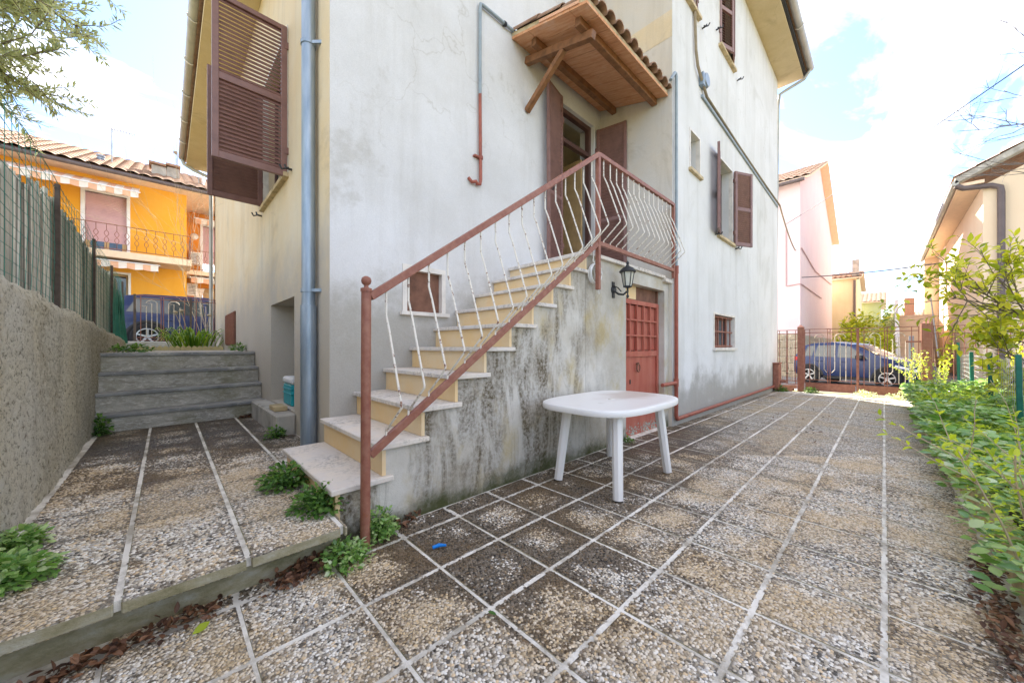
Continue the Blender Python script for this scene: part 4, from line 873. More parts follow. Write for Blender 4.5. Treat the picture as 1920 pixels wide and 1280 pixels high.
for i in range(4):
    z0, z1 = hz[i], hz[i + 1]; e = 7.9
    q = lambda a, b: [(-0.61, a), (1.095, b), (1.095, e + 0.3), (-0.61, e)]
    pr = [(-0.61, yl[i] + 0.03), (1.095, yr[i] + 0.03), (1.095, yr[i] + 0.5), (-0.61, yl[i] + 0.5)]
    obj('riser', MB().prism([(x, y_, z0 - 0.1) for x, y_ in pr], (0, 0, z1 - 0.045 - z0 + 0.1)), 'grey_stone', st)
    tw = 0.5 if i < 3 else 0.38
    pr = [(-0.612, yl[i]), (1.097, yr[i]), (1.097, yr[i] + tw), (-0.612, yl[i] + tw)]
    obj('tread', MB().prism([(x, y_, z1 - 0.044) for x, y_ in pr], (0, 0, 0.044)), 'slate_tread', st, bevel=0.008)
struct('upper_path', MB().prism([(-0.605, 7.15, 0.7), (1.095, 7.75, 0.7), (1.095, 11.55, 0.7), (-0.605, 11.55, 0.7)], (0, 0, 0.436)), 'cement')
# cool box and brick in the niche
cb = thing('cool_box', 'turquoise cool box with white lid inside the wall niche', 'cool box', (1.32, 5.55, 0.445))
obj('box_body', MB().cbox((1.16, 5.28, 0.445), (1.46, 5.72, 0.73), 0.02).cbox((1.153, 5.27, 0.60), (1.467, 5.73, 0.615), 0.004).cbox((1.153, 5.27, 0.66), (1.467, 5.73, 0.675), 0.004), 'teal_plastic', cb)
obj('box_lid', MB().cbox((1.15, 5.26, 0.732), (1.47, 5.74, 0.82), 0.025), 'white_paint', cb)
tag(obj('loose_brick', MB().cbox((0.93, 5.05, 0.442), (1.07, 5.34, 0.50), 0.008), 'kerb_stone'), 'loose yellowish brick lying on the niche ledge', 'brick')

# ------------------------------------------------------------------ vegetation helpers
def rand_dirs(n, zmin=-1.0, zmax=1.0):
    z = rng.uniform(zmin, zmax, n); a = rng.uniform(0, 2 * np.pi, n); r = np.sqrt(1 - z * z); return np.stack([r * np.cos(a), r * np.sin(a), z], 1)
def branchy(start, d, length, depth, out, r, spread=0.5, segs=5, bend=0.12, kids=3):
    """recursive branch: appends (points, radius) to out"""
    p = Vector(start); d = Vector(d).normalized(); pts = [p.copy()]
    for i in range(segs):
        d = (d + Vector((random.gauss(0, bend), random.gauss(0, bend), random.gauss(0, bend) + 0.02))).normalized(); p = p + d * length / segs; pts.append(p.copy())
    out.append((pts, r, depth))
    if depth > 0:
        for kk in range(kids):
            t = random.uniform(0.35, 1.0); i = min(segs - 1, int(t * segs)); q = pts[i].lerp(pts[i + 1], 0.5)
            nd = (d + Vector((random.gauss(0, spread), random.gauss(0, spread), random.gauss(0, spread * 0.8)))).normalized()
            branchy(q, nd, length * random.uniform(0.5, 0.75), depth - 1, out, r * 0.55, spread, segs, bend, kids)
def leafy(out, mindepth, per, L, Wd, mat, name, opp=True, droop=0.15, jit=0.5, fine=True):
    P, D = [], []
    for pts, r, dep in out:
        if dep > mindepth: continue
        for i in range(len(pts) - 1):
            for kk in range(per):
                t = random.random(); q = pts[i].lerp(pts[i + 1], t); ax = (pts[i + 1] - pts[i]).normalized()
                sd = Vector((random.gauss(0, 1), random.gauss(0, 1), random.gauss(0, 1))); sd = (sd - ax * sd.dot(ax)).normalized()
                P.append(tuple(q)); D.append(tuple(ax * 0.6 + sd * (0.6 + jit * random.random())))
    n = len(P); return leaves(name, np.array(P), np.array(D), rng.uniform(0.7, 1.2, n) * L, rng.uniform(0.8, 1.15, n) * Wd, mat, droop=droop, fine=fine)
def tubes(out, n=6, taper=0.45):
    m = MB()
    for pts, r, dep in out: m.tube(pts, [r * (1 - (1 - taper) * i / (len(pts) - 1)) for i in range(len(pts))], n if dep > 1 else 4)
    return m
# olive tree over the screen fence
random.seed(11)
ol = thing('olive_tree', 'silvery olive tree reaching over the reed screen fence', 'tree', (-2.65, 5.0, 1.36))
tr = MB().tube([(-2.65, 5.0, 1.3), (-2.70, 5.1, 2.0), (-2.55, 5.25, 2.7), (-2.5, 5.4, 3.4)], [0.14, 0.11, 0.10, 0.08], 10); obj('trunk', tr, 'bark', ol, smooth=60)
out = []
for kk in range(20):
    a = random.uniform(0, 6.28); branchy((-2.5 + random.gauss(0, .1), 5.4 + random.gauss(0, .1), 3.4 + random.uniform(-.2, .3)), (math.cos(a), math.sin(a), random.uniform(0.1, 1.1)), random.uniform(1.1, 1.6), 2, out, 0.022, 0.55, 6, 0.13, 4)
for kk in range(12): branchy((-2.3, 5.5, random.uniform(3.5, 4.6)), (1.0, random.uniform(-0.3, 0.9), random.uniform(-0.05, 0.75)), random.uniform(1.0, 1.35), 2, out, 0.018, 0.5, 6, 0.12, 4)
obj('branches', tubes(out), 'bark', ol); obj('crown', leafy(out, 1, 7, 0.085, 0.021, 'leaf_olive', 'crown', droop=0.05, fine=False), None, ol)
# strap-leaved clump, scalloped edging
ag = thing('agapanthus', 'clump of arching strap leaved agapanthus behind scalloped garden edging', 'plant', (0.60, 12.4, 1.13))
m = MB(); n = 110; ls = []
for i in range(n):
    a = random.uniform(0, 6.28); r0 = random.uniform(0, 0.45); bx0, by0 = 0.55 + r0 * math.cos(a) * 1.1, 12.4 + r0 * math.sin(a) * 0.7; h_ = random.uniform(0.35, 0.62); rr = random.uniform(0.25, 0.55); wv = Vector((-math.sin(a), math.cos(a), 0)) * 0.020
    ctr = [Vector((bx0 + rr * t * math.cos(a), by0 + rr * t * math.sin(a), 1.12 + h_ * (1 - (1 - t * 1.25) ** 2) if t < 0.8 else 1.12 + h_ * (1 - (t * 1.25 - 1) ** 2) - (t - 0.8) * 0.6)) for t in (0, 0.25, 0.5, 0.75, 1.0)]
    vs = []
    for kk, c in enumerate(ctr): ww = (0.8, 1, 1, 0.7, 0.05)[kk]; vs += [c - wv * ww, c + wv * ww]
    ls.append((vs, [(2 * kk, 2 * kk + 1, 2 * kk + 3, 2 * kk + 2) for kk in range(4)]))
for vs, fs in ls: m.add(vs, fs)
me = mesh('leaf_clump', m, 'leaf_strap'); rnd_attr(me, np.repeat(rng.random(n), 4)); me.shade_smooth(); obj('leaf_clump', me, None, ag)
for (x, dx, zt) in ((0.45, -0.28, 2.06), (0.5, -0.22, 2.10), (0.72, 0.1, 2.02)):
    obj('flower_stalk', MB().tube([(x, 12.35, 1.15), (x + dx * 0.5, 12.35, 1.65), (x + dx, 12.3, zt)], 0.008, 5).lathe([(0.0, -0.03), (0.045, -0.01), (0.05, 0.02), (0.0, 0.04)], (x + dx, 12.3, zt + 0.02), 7), 'dry_stem', ag)
m = MB()
ed = thing('garden_edging', 'cream scalloped concrete edging round the strap leaved clump', 'edging', (0.2, 11.6, 1.13))
for i in range(8):
    x0 = -0.55 + i * 0.2; pts = [(x0, 11.6, 1.1)] + [(x0 + 0.196 * t / 8, 11.6, 1.20 + 0.045 * abs(math.sin(math.pi * t / 4))) for t in range(9)] + [(x0 + 0.196, 11.6, 1.1)]
    obj('scallop', MB().prism(pts, (0, 0.04, 0)), 'scallop', ed)
# ------------------------------------------------------------------ patterned iron fences
def pattern_leaf(parent, o, ax, L, z0, z1, inv=1):
    """o origin, ax unit direction in plan, L length; children meshes in world coordinates"""
    ax = Vector((ax[0], ax[1], 0)).normalized(); H = z1 - z0
    P = lambda s_, v: Vector((o[0], o[1], 0)) + ax * (s_ * L) + Vector((0, 0, z1 - v * H))
    def bar(name, pts, r, mat): obj(name, MB().tube([P(*p) for p in pts], r, 5), mat, parent)
    for v in (0.0, 0.065, 0.94, 1.0): bar('rail', [(0, v), (1, v)], 0.010, 'rust_paint')
    for s_ in (0.0, 0.10, 0.455, 0.50, 0.89, 1.0): bar('upright', [(s_, 0), (s_, 1)], 0.009, 'rust_paint')
    def arc(c, r, va): return [(c - r * math.cos(math.pi * t / 8), va - 0.07 * math.sin(math.pi * t / 8)) for t in range(9)]
    bar('scroll', [(0.13, 0.235), (0.197, 0.235), (0.197, 0.94)], 0.009, 'scroll_paint'); bar('scroll', [(0.22, 0.165), (0.29, 0.165), (0.29, 0.94)], 0.009, 'scroll_paint')
    bar('scroll', arc(0.29, 0.095, 0.165) + [(0.385, 0.74), (0.44, 0.80)], 0.009, 'scroll_paint'); bar('scroll', arc(0.69, -0.10, 0.165) + [(0.59, 0.74), (0.53, 0.80)], 0.009, 'scroll_paint')
    bar('scroll', [(0.62, 0.16), (0.69, 0.16), (0.69, 0.95)], 0.009, 'scroll_paint'); bar('scroll', [(0.80, 0.235), (0.795, 0.95)], 0.009, 'scroll_paint')
    bar('scroll', [(0.44, 0.80), (0.485, 0.81), (0.53, 0.80)], 0.012, 'iron')
gate = thing('driveway_gate', 'double leaf iron driveway gate with pale arched scrollwork and brown kick plate', 'gate', (13.6, 0.5, 0))
for y0, L, d in ((1.63, 1.12, -1), (0.49, 1.09, -1)): pattern_leaf(gate, (13.6, y0), (0, d), L, 0.17, 1.73)
obj('meeting_stile', MB().box((13.575, 0.475, -0.03), (13.625, 0.53, 1.73)), 'rust_paint', gate)
for y0, y1 in ((0.55, 1.62), (-0.60, 0.47)): obj('kick_plate', MB().box((13.59, y0, -0.06), (13.605, y1, 0.165)), 'rust_paint', gate)
obj('hinge_bar', MB().box((13.585, -0.72, 1.33), (13.615, -0.38, 1.37)).box((13.585, -0.72, 0.35), (13.615, -0.55, 0.39)), 'rust_paint', gate)
for yy, hh, lb in ((1.72, 1.80, 'brown square gate post with pyramid cap beside the house corner'), (-0.73, 1.80, 'brown square gate post with pyramid cap beside the planted bed')):
    w_ = 0.075 if yy > 0 else 0.09
    pm = MB().box((13.6 - w_, yy - w_, -0.3), (13.6 + w_, yy + w_, hh)); pm.add([(13.6 - w_ - .004, yy - w_ - .004, hh), (13.6 + w_ + .004, yy - w_ - .004, hh), (13.6 + w_ + .004, yy + w_ + .004, hh), (13.6 - w_ - .004, yy + w_ + .004, hh), (13.6, yy, hh + 0.08)], [(0, 1, 4), (1, 2, 4), (2, 3, 4), (3, 0, 4), (3, 2, 1, 0)])
    tag(obj('gate_post', pm, 'rust_paint'), lb, 'post', 'gate posts')
sf = thing('side_railing', 'short iron railing between house corner and gate post', 'railing', (13.62, 2.0, 0)); pattern_leaf(sf, (13.66, 2.30), (0, -1), 0.50, 0.10, 1.72)
sg = thing('side_railing', 'iron bar railing on the bed side of the gate', 'railing', (13.62, -1.2, 0))
for i in range(9): obj('upright', MB().tube([(13.6, -0.84 - i * 0.16, 0.05), (13.6, -0.84 - i * 0.16, 1.73)], 0.008, 5), 'rust_paint', sg)
for z in (0.15, 0.5, 0.85, 1.2, 1.55, 1.73): obj('rail', MB().tube([(13.6, -0.8, z), (13.6, -2.2, z)], 0.008, 5), 'rust_paint', sg)
tag(obj('latch_pole', MB().box((13.75, -0.53, -0.2), (13.80, -0.44, 1.5)), 'galvanised', bevel=0.006), 'pale grey metal pole standing just behind the gate', 'pole')
for i, (x, y_, rz) in enumerate(((13.28, 2.0, 0.2), (13.32, 1.93, 0.5))):
    tl = MB(); n = 8; tl.add([(0.3 * e - 0.15, 0.09 * math.cos(math.pi * q / n), 0.08 * math.sin(math.pi * q / n) - 0.012 * s_) for s_ in (0, 1) for e in (0, 1.3) for q in range(n + 1)], [(q, q + 1, n + 2 + q, n + 1 + q) for q in range(n)] + [(q + 1 + 18, q + 18, n + 1 + q + 18, n + 2 + q + 18) for q in range(n)] + [(q, q + 18, q + 19, q + 1) for q in range(n)] + [(q + 9, q + 10, q + 28, q + 27) for q in range(n)])
    tag(obj('clay_tile', tl, 'clay', loc=(x, y_, -0.07 + i * 0.085), rot=(0, 0.06, rz + 1.2), smooth=50), ['curved clay roof tile lying on the verge beside the gate post', 'curved clay roof tile on top of another beside the gate post'][i], 'roof tile')
# street fence on the left, low wall under it
lf = thing('street_fence', 'patterned iron fence between upper garden and street in front of the parked estate car', 'fence', (0.2, 14.2, 1.15))
pattern_leaf(lf, (-0.61, 14.2), (1, 0), 1.13, 1.40, 2.63); pattern_leaf(lf, (0.54, 14.2), (1, 0), 1.13, 1.40, 2.63)
for x in (-0.61, 0.53): obj('post', MB().box((x - 0.025, 14.175, 1.3), (x + 0.025, 14.225, 2.66)), 'post_iron', lf)
tag(obj('low_wall', MB().cbox((-3.0, 14.1, 0.9), (1.09, 14.3, 1.37), 0.02), 'cement'), 'low mossy cement wall under the patterned street fence', 'wall')
# ------------------------------------------------------------------ cars
def lerp(tab, x):
    for (a, va), (b, vb) in zip(tab, tab[1:]):
        if x <= b: t = 0 if b == a else (x - a) / (b - a); return va + (vb - va) * max(0, t)
    return tab[-1][1]
def make_car(name, label, loc, rotz, paint, L, Wd, top, belt, glass, wheels, wr, ws, fr, S=1.0):
    """local x forward from 0 (rear) to L (front); top/belt tables of (x, z)"""
    car = thing(name, label, 'car', loc, rotz); car.scale = (S, S, S)
    xs = sorted(set([0, 0.06, 0.2, L - 0.2, L - 0.06, L] + [round(v, 3) for v in np.linspace(0.3, L - 0.3, 34)]))
    hw = lambda x: Wd / 2 * (1 - 0.16 * max(0, (0.5 - x) / 0.5) ** 2.2 - 0.22 * max(0, (x - L + 0.75) / 0.75) ** 2.2)
    zb = lambda x: 0.24 + 0.10 * max(0, (0.35 - x) / 0.35) + 0.08 * max(0, (x - L + 0.35) / 0.35)
    def section(x):
        w = hw(x); b = zb(x); zt = lerp(top, x); zl = min(lerp(belt, x), zt - 0.02); tum = max(0, zt - zl)
        wt = w * 0.97 - 0.34 * tum
        return [(w * 0.86, b), (w * 0.985, b + 0.10), (w, b + (zl - b) * 0.45), (w * 0.995, b + (zl - b) * 0.78), (w * 0.965, zl), (wt + 0.004, zl + tum * 0.86), (wt - 0.045, zl + tum * 0.97), (wt * 0.55, zt + 0.012), (0, zt + 0.02)], (w * 0.965, zl, wt + 0.004, zl + tum * 0.86)
    m = MB(); vs = []; n = 0
    for x in xs:
        pr, _ = section(x); full = [(x, y, z) for y, z in pr] + [(x, -y, z) for y, z in pr[-2::-1]]; n = len(full); vs += full
    fs = [(i * n + q, i * n + q + 1, (i + 1) * n + q + 1, (i + 1) * n + q) for i in range(len(xs) - 1) for q in range(n - 1)] + [tuple(range(n))[::-1], tuple(range((len(xs) - 1) * n, len(xs) * n))] + [(i * n, (i + 1) * n, (i + 1) * n + n - 1, i * n + n - 1) for i in range(len(xs) - 1)]
    m.add(vs, fs); body = obj('body', m, paint, car, loc=(0, 0, 0), smooth=38)
    def side(x, t, s_, off=0.006):
        _, (w0, z0, w1, z1) = section(x); return (x, s_ * (w0 + (w1 - w0) * t + off), z0 + (z1 - z0) * t + off * 0.3)
    for s_ in (1, -1):
        for (xa, xb, xc, xd) in glass:      # bottom rear, bottom front, top front, top rear
            g = MB(); K = 8; lo = [side(xa + (xb - xa) * i / K, 0.06, s_) for i in range(K + 1)]; hi = [side(xd + (xc - xd) * i / K, 0.93, s_) for i in range(K + 1)]
            g.add(lo + hi, [(i, i + 1, K + 2 + i, K + 1 + i) for i in range(K)]); o = obj('side_window', g, 'car_glass', car, loc=(0, 0, 0)); sd_ = o.modifiers.new('solid', 'SOLIDIFY'); sd_.thickness = 0.004
        sill = MB(); xa_, xb_ = wheels[0] + wr + 0.08, wheels[1] - wr - 0.08; sill.box((xa_, s_ * hw(2) * 0.93 - 0.03, 0.22), (xb_, s_ * hw(2) * 0.93 + 0.03, 0.34)); obj('sill', sill, 'black_plastic', car, loc=(0, 0, 0), bevel=0.01)
        for xw in wheels:
            a = MB(); K = 14; R1 = wr * 1.16; R2 = wr * 1.34; y = s_ * (hw(xw) + 0.006)
            rim1 = [(xw + R1 * math.cos(math.pi * i / K), y, wr + R1 * math.sin(math.pi * i / K)) for i in range(K + 1)]; rim2 = [(xw + R2 * math.cos(math.pi * i / K), y - s_ * 0.012, wr + R2 * math.sin(math.pi * i / K)) for i in range(K + 1)]
            a.add(rim1 + rim2, [(i, i + 1, K + 2 + i, K + 1 + i) for i in range(K)]); obj('arch_trim', a, 'black_plastic', car, loc=(0, 0, 0))
            obj('wheel_well', MB().lathe([(0, -0.002), (R1, -0.002), (R1, 0.002)], (xw, y - s_ * 0.004, wr + 0.01), 24, 'y'), 'tyre', car, loc=(0, 0, 0))
            yw = s_ * (hw(xw) - 0.02)
            ty = obj('wheel', MB().lathe([(0.01, -0.10 * s_), (wr * 0.93, -0.10 * s_), (wr, -0.06 * s_), (wr, 0.06 * s_), (wr * 0.93, 0.10 * s_), (wr * 0.66, 0.10 * s_), (wr * 0.62, 0.03 * s_), (0.01, 0.03 * s_)], (0, 0, 0), 24, 'y'), 'tyre', car, loc=(xw, yw, wr), smooth=40)
            rm = MB().lathe([(0.0, 0.085 * s_), (wr * 0.16, 0.085 * s_), (wr * 0.18, 0.06 * s_)], (0, 0, 0), 10, 'y'); rm.lathe([(wr * 0.60, 0.05 * s_), (wr * 0.66, 0.104 * s_), (wr * 0.60, 0.106 * s_), (wr * 0.58, 0.06 * s_)], (0, 0, 0), 24, 'y', False)
            for q in range(5):
                an = 2 * math.pi * q / 5 + 0.3; rm.bar((0, 0.075 * s_, 0), (wr * 0.62 * math.cos(an), 0.085 * s_, wr * 0.62 * math.sin(an)), 0.05, 0.02, (0, 1, 0))
            obj('rim', rm, 'rim', ty, loc=(0, 0, 0))
        mz = lerp(belt, fr) + 0.06; obj('door_mirror', MB().cbox((fr - 0.12, s_ * (hw(fr) - 0.02) - 0.01, mz - 0.06), (fr + 0.06, s_ * (hw(fr) + 0.16), mz + 0.08) if s_ > 0 else (fr + 0.06, s_ * (hw(fr) - 0.02) + 0.01, mz + 0.08), 0.02) if s_ > 0 else MB().cbox((fr - 0.12, -(hw(fr) + 0.16), mz - 0.06), (fr + 0.06, -(hw(fr) - 0.03), mz + 0.08), 0.02), 'mirror_pink', car, loc=(0, 0, 0))
        obj('headlight', MB().add([(L - 0.62, s_ * (hw(L - .62) + .008), 0.70), (L - 0.12, s_ * (hw(L - .12) + .010), 0.58), (L - 0.10, s_ * (hw(L - .10) + .010), 0.66), (L - 0.60, s_ * (hw(L - .60) * 0.985 + .008), 0.80)], [(0, 1, 2, 3)]), 'clear_lens', car, loc=(0, 0, 0))
        obj('tail_light', MB().add([(0.03, s_ * (hw(.03) + .012), 0.86), (0.26, s_ * (hw(.26) + .010), 0.90), (0.22, s_ * (hw(.22) + .010), 1.00), (0.03, s_ * (hw(.03) + .010), 1.02)], [(0, 1, 2, 3)]), 'red_lens', car, loc=(0, 0, 0))
        for xh in ws: obj('door_handle', MB().cbox((xh - 0.09, s_ * hw(xh) - (0.0 if s_ > 0 else 0.025), 0.86), (xh + 0.09, s_ * hw(xh) + (0.025 if s_ > 0 else 0.0), 0.885), 0.006), paint, car, loc=(0, 0, 0))
    # windscreen
    xg0, xg1 = fr + 0.02, fr + 0.02
    g = MB(); pts = [t for t in np.linspace(glass[-1][2] + 0.06, glass[-1][1] + 0.16, 7)]; vs = []
    for x in pts:
        _, (w0, z0, w1, z1) = section(x); zt = lerp(top, x); vs += [(x, w1 * 0.86, zt + 0.012), (x, -w1 * 0.86, zt + 0.012)]
    g.add(vs, [(2 * i, 2 * i + 1, 2 * i + 3, 2 * i + 2) for i in range(len(pts) - 1)]); obj('windscreen', g, 'car_glass', car, loc=(0, 0, 0))
    return car
th = math.atan2(-2.08, -0.75)
hatch = make_car('parked_car', 'dark blue small hatchback parked in the street behind the driveway gate', (0, 0, 0), th, 'car_blue', 3.60, 1.66,
    [(0, 0.95), (0.05, 1.08), (0.28, 1.46), (0.6, 1.55), (1.3, 1.58), (1.85, 1.50), (2.35, 1.20), (2.6, 1.06), (3.2, 0.92), (3.45, 0.80), (3.60, 0.60)],
    [(0, 1.02), (0.4, 1.02), (1.3, 0.99), (2.6, 0.95), (3.60, 0.60)], [(0.34, 0.66, 0.70, 0.46), (0.74, 1.38, 1.34, 0.78), (1.46, 2.34, 1.76, 1.42)], (0.60, 2.84), 0.33, (0.92, 1.65), 2.15)
uv = Vector((math.cos(th), math.sin(th), 0)); nv = Vector((uv.y, -uv.x, 0)); nv = nv if nv.x > 0 else -nv
hatch.location = Vector((17.3, -0.11, -0.18)) - uv * 2.84 + nv * 0.78
suv = make_car('parked_car', 'blue estate car parked in the upper street behind the patterned fence', (-1.35, 17.3, 1.145), 0.0, 'car_indigo', 4.6, 1.84,
    [(0, 1.00), (0.05, 1.15), (0.32, 1.58), (0.8, 1.66), (2.2, 1.68), (2.75, 1.60), (3.35, 1.18), (3.6, 1.06), (4.3, 0.92), (4.6, 0.66)],
    [(0, 1.08), (0.5, 1.06), (2.0, 1.0), (3.4, 0.98), (4.6, 0.66)], [(0.42, 1.15, 1.12, 0.62), (1.22, 2.16, 2.10, 1.2), (2.24, 3.28, 2.62, 2.18)], (0.86, 3.62), 0.37, (1.35, 2.35), 3.0, S=1.08)

# ------------------------------------------------------------------ houses across the streets
def tiled_roof(parent, x0, x1, y0, y1, z0, z1, axis, name='roof', mat='roof_tile', pitch=0.32, rows=8):
    """barrel-tile slope: eave at (x0|y0,z0), ridge at (x1|y1,z1); axis 'y' = slope rises along y"""
    m = MB(); A0, A1 = (x0, x1) if axis == 'y' else (y0, y1); n = int(abs(A1 - A0) / pitch); K = 6; nr = rows
    vs = []; cols = n * K + 1
    for r_ in range(nr):
        for e in (0, 1):
            t = (r_ + e) / nr
            for c in range(cols):
                a = A0 + (A1 - A0) * c / (n * K); bump = 0.055 * abs(math.sin(math.pi * c / K)) + (0.03 if e == 0 else 0.0)
                z = z0 + (z1 - z0) * t + bump
                vs.append((a, y0 + (y1 - y0) * t, z) if axis == 'y' else (x0 + (x1 - x0) * t, a, z))
    fs = []
    for r_ in range(nr):
        for c in range(cols - 1):
            o = r_ * 2 * cols; fs.append((o + c, o + c + 1, o + cols + c + 1, o + cols + c))
            if r_: fs.append((o - cols + c, o - cols + c + 1, o + c + 1, o + c))
    m.add(vs, fs); return obj(name, m, mat, parent, kind='stuff')
orange = thing('apartment_house', 'orange apartment house with striped awnings and iron balcony', 'house', (-3.0, 20, 1.145))
m = MB().wall(lambda a, z, d: (a, 20 + d, z), -14, 0.62, 1.1, 7.62, [(-2.12, -1.05, 4.62, 6.86), (-1.5, -1.03, 1.2, 3.96)], 0.3); m.box((0.32, 20.3, 1.1), (0.62, 22.3, 7.62)); obj('wall', m, 'orange_wall', orange)
obj('wall', MB().wall(lambda a, z, d: (a, 22.3 + d, z), 0.62, 9, 1.1, 7.62, [(1.24, 2.3, 4.62, 6.9), (1.24, 2.3, 1.2, 4.0)], 0.3), 'orange_deep', orange)
obj('eaves', MB().box((-14, 19.35, 7.46), (9, 22.4, 7.60)), 'peach_trim', orange); obj('gutter', MB().tube([(-14, 19.28, 7.52), (9, 19.28, 7.52)], 0.075, 8), 'brown_gutter', orange, smooth=50)
tiled_roof(orange, -14, 9, 19.25, 25, 7.62, 10.1, 'y', rows=12)
obj('roof_deck', MB().prism([(-13.98, 19.27, 7.605), (-13.98, 25, 10.07), (-13.98, 25, 7.605)], (22.96, 0, 0)), 'roof_tile', orange)
sh = obj('roller_shutter', MB().box((-2.10, 20.10, 4.62), (-1.07, 20.14, 6.86)), 'roller_pink', orange)
sl_ = mesh('slat', MB().cbox((0, -0.012, 0), (1.03, 0.0, 0.058), 0.006), 'roller_pink')
for i in range(29): obj('slat', sl_, None, sh, loc=(-2.10, 20.10, 5.10 + i * 0.06))
m = MB(); m.box((-2.20, 19.97, 4.62), (-2.10, 20.12, 6.95)); m.box((-1.07, 19.97, 4.62), (-0.98, 20.12, 6.95)); m.box((-2.10, 19.972, 6.86), (-1.07, 20.12, 6.948)); obj('window_frame', m, 'white_paint', orange)
wn_ = obj('window', MB().box((-2.10, 20.06, 4.62), (-1.98, 20.09, 5.10)).box((-1.64, 20.06, 4.62), (-1.52, 20.09, 5.10)).box((-1.19, 20.06, 4.62), (-1.07, 20.09, 5.10)), 'room_wood', orange)
for x0, x1 in ((-1.98, -1.64), (-1.52, -1.19)): obj('pane', MB().box((x0, 20.07, 4.62), (x1, 20.08, 5.10)), 'glass_pane', wn_)
w2 = obj('window', MB().box((-1.5, 20.08, 1.2), (-1.44, 20.14, 3.96)).box((-1.09, 20.08, 1.2), (-1.03, 20.14, 3.96)).box((-1.44, 20.082, 3.88), (-1.09, 20.138, 3.96)), 'room_wood', orange); obj('pane', MB().box((-1.44, 20.1, 1.2), (-1.09, 20.11, 3.88)), 'glass_pane', w2)
obj('window_frame', MB().box((-1.03, 19.98, 1.2), (-0.96, 20.1, 4.03)).box((-1.6, 19.982, 3.96), (-1.03, 20.1, 4.028)), 'white_paint', orange)
sh2 = obj('roller_shutter', MB().box((1.26, 22.4, 5.15), (2.28, 22.44, 6.9)), 'roller_pink', orange)
for i in range(29): obj('slat', sl_, None, sh2, loc=(1.255, 22.40, 5.15 + i * 0.06))
m = MB(); m.box((1.16, 22.27, 4.62), (1.26, 22.42, 6.98)); m.box((2.28, 22.27, 4.62), (2.38, 22.42, 6.98)); m.box((1.26, 22.272, 6.9), (2.28, 22.42, 6.978)); obj('window_frame', m, 'white_paint', orange)
sh3 = obj('roller_shutter', MB().box((1.26, 22.4, 2.9), (2.28, 22.44, 4.0)), 'room_wood', orange)
bal_ = obj('balcony', MB().cbox((-4.5, 18.65, 4.34), (0.72, 20.0, 4.58), 0.01), 'peach_trim', orange)
bal2 = obj('balcony', MB().cbox((0.63, 21.0, 4.38), (9, 22.3, 4.58), 0.01), 'peach_trim', orange)
def balrail(par, x0, x1, y, z0, z1, step):
    for z in (z0 + 0.04, z1): obj('rail', MB().tube([(x0, y, z), (x1, y, z)], 0.014, 5), 'rust_paint', par)
    n = int((x1 - x0) / step)
    for i in range(n + 1):
        x = x0 + (x1 - x0) * i / n; h = z1 - z0
        pts = [(x, y, z0 + 0.04)] + [(x + 0.055 * abs(math.sin(math.pi * t / 4)) * 1, y, z0 + h * (0.25 + 0.5 * t / 8)) for t in range(9)] + [(x, y, z1)]
        pt2 = [(x, y, z0 + 0.04)] + [(x - 0.055 * abs(math.sin(math.pi * t / 4)) * 1, y, z0 + h * (0.25 + 0.5 * t / 8)) for t in range(9)] + [(x, y, z1)]
        obj('baluster', MB().tube(pts, 0.008, 4).tube(pt2, 0.008, 4), 'rust_paint', par)
balrail(bal_, -3.9, 0.70, 18.70, 4.60, 5.48, 0.24); balrail(bal2, 0.75, 2.6, 21.05, 4.60, 5.45, 0.24)
for y_ in (18.8, 19.0, 19.2, 19.4, 19.6, 19.8): obj('baluster', MB().tube([(0.69, y_, 4.6), (0.69, y_, 5.48)], 0.010, 4), 'rust_paint', bal_)
obj('rail', MB().tube([(0.69, 18.7, 5.48), (0.69, 20.0, 5.48)], 0.014, 5), 'rust_paint', bal_)
def awning(label, x0, x1, y, z, drop, yw, zw):
    aw = thing('awning', label, 'awning', ((x0 + x1) / 2, yw, zw), group='striped awnings')
    n = max(2, int((x1 - x0) / 0.19)); w_ = (x1 - x0) / n
    for i in range(n):
        a, b = x0 + i * w_, x0 + (i + 1) * w_
        v = MB(); pts = [(a, y, z)] + [(a + w_ * t / 4, y, z - drop - 0.03 * math.sin(math.pi * (i % 2 * 4 + t) / 8)) for t in range(5)] + [(b, y, z)]
        v.prism(pts[::-1], (0, 0.006, 0)); v.prism([(a, y, z), (b, y, z), (b, y, z + 0.012), (a, y, z + 0.012)], (0, yw - y, zw - z))
        obj('stripe', v, 'awning_white' if i % 2 else 'awning_orange', aw)
    obj('front_bar', MB().tube([(x0 - 0.05, y - 0.01, z + 0.01), (x1 + 0.05, y - 0.01, z + 0.01)], 0.022, 6), 'white_paint', aw)
    obj('awning_arm', MB().tube([(x1 - 0.03, y, z - 0.01), (x1 - 0.03, yw, zw - 0.15)], 0.018, 5), 'white_paint', aw)
awning('striped awning rolled out over the balcony of the orange house', -4.3, -0.72, 18.9, 6.84, 0.18, 19.95, 7.30)
awning('striped awning under the balcony of the orange house, over the ground floor door', -3.4, -0.2, 18.72, 4.22, 0.20, 19.95, 4.30)
awning('striped awning over the recessed upper window of the orange house', 0.95, 3.4, 21.5, 7.0, 0.2, 22.28, 7.25)
awning('striped awning over the recessed lower window of the orange house', 0.80, 3.4, 21.0, 4.25, 0.2, 22.28, 4.35)
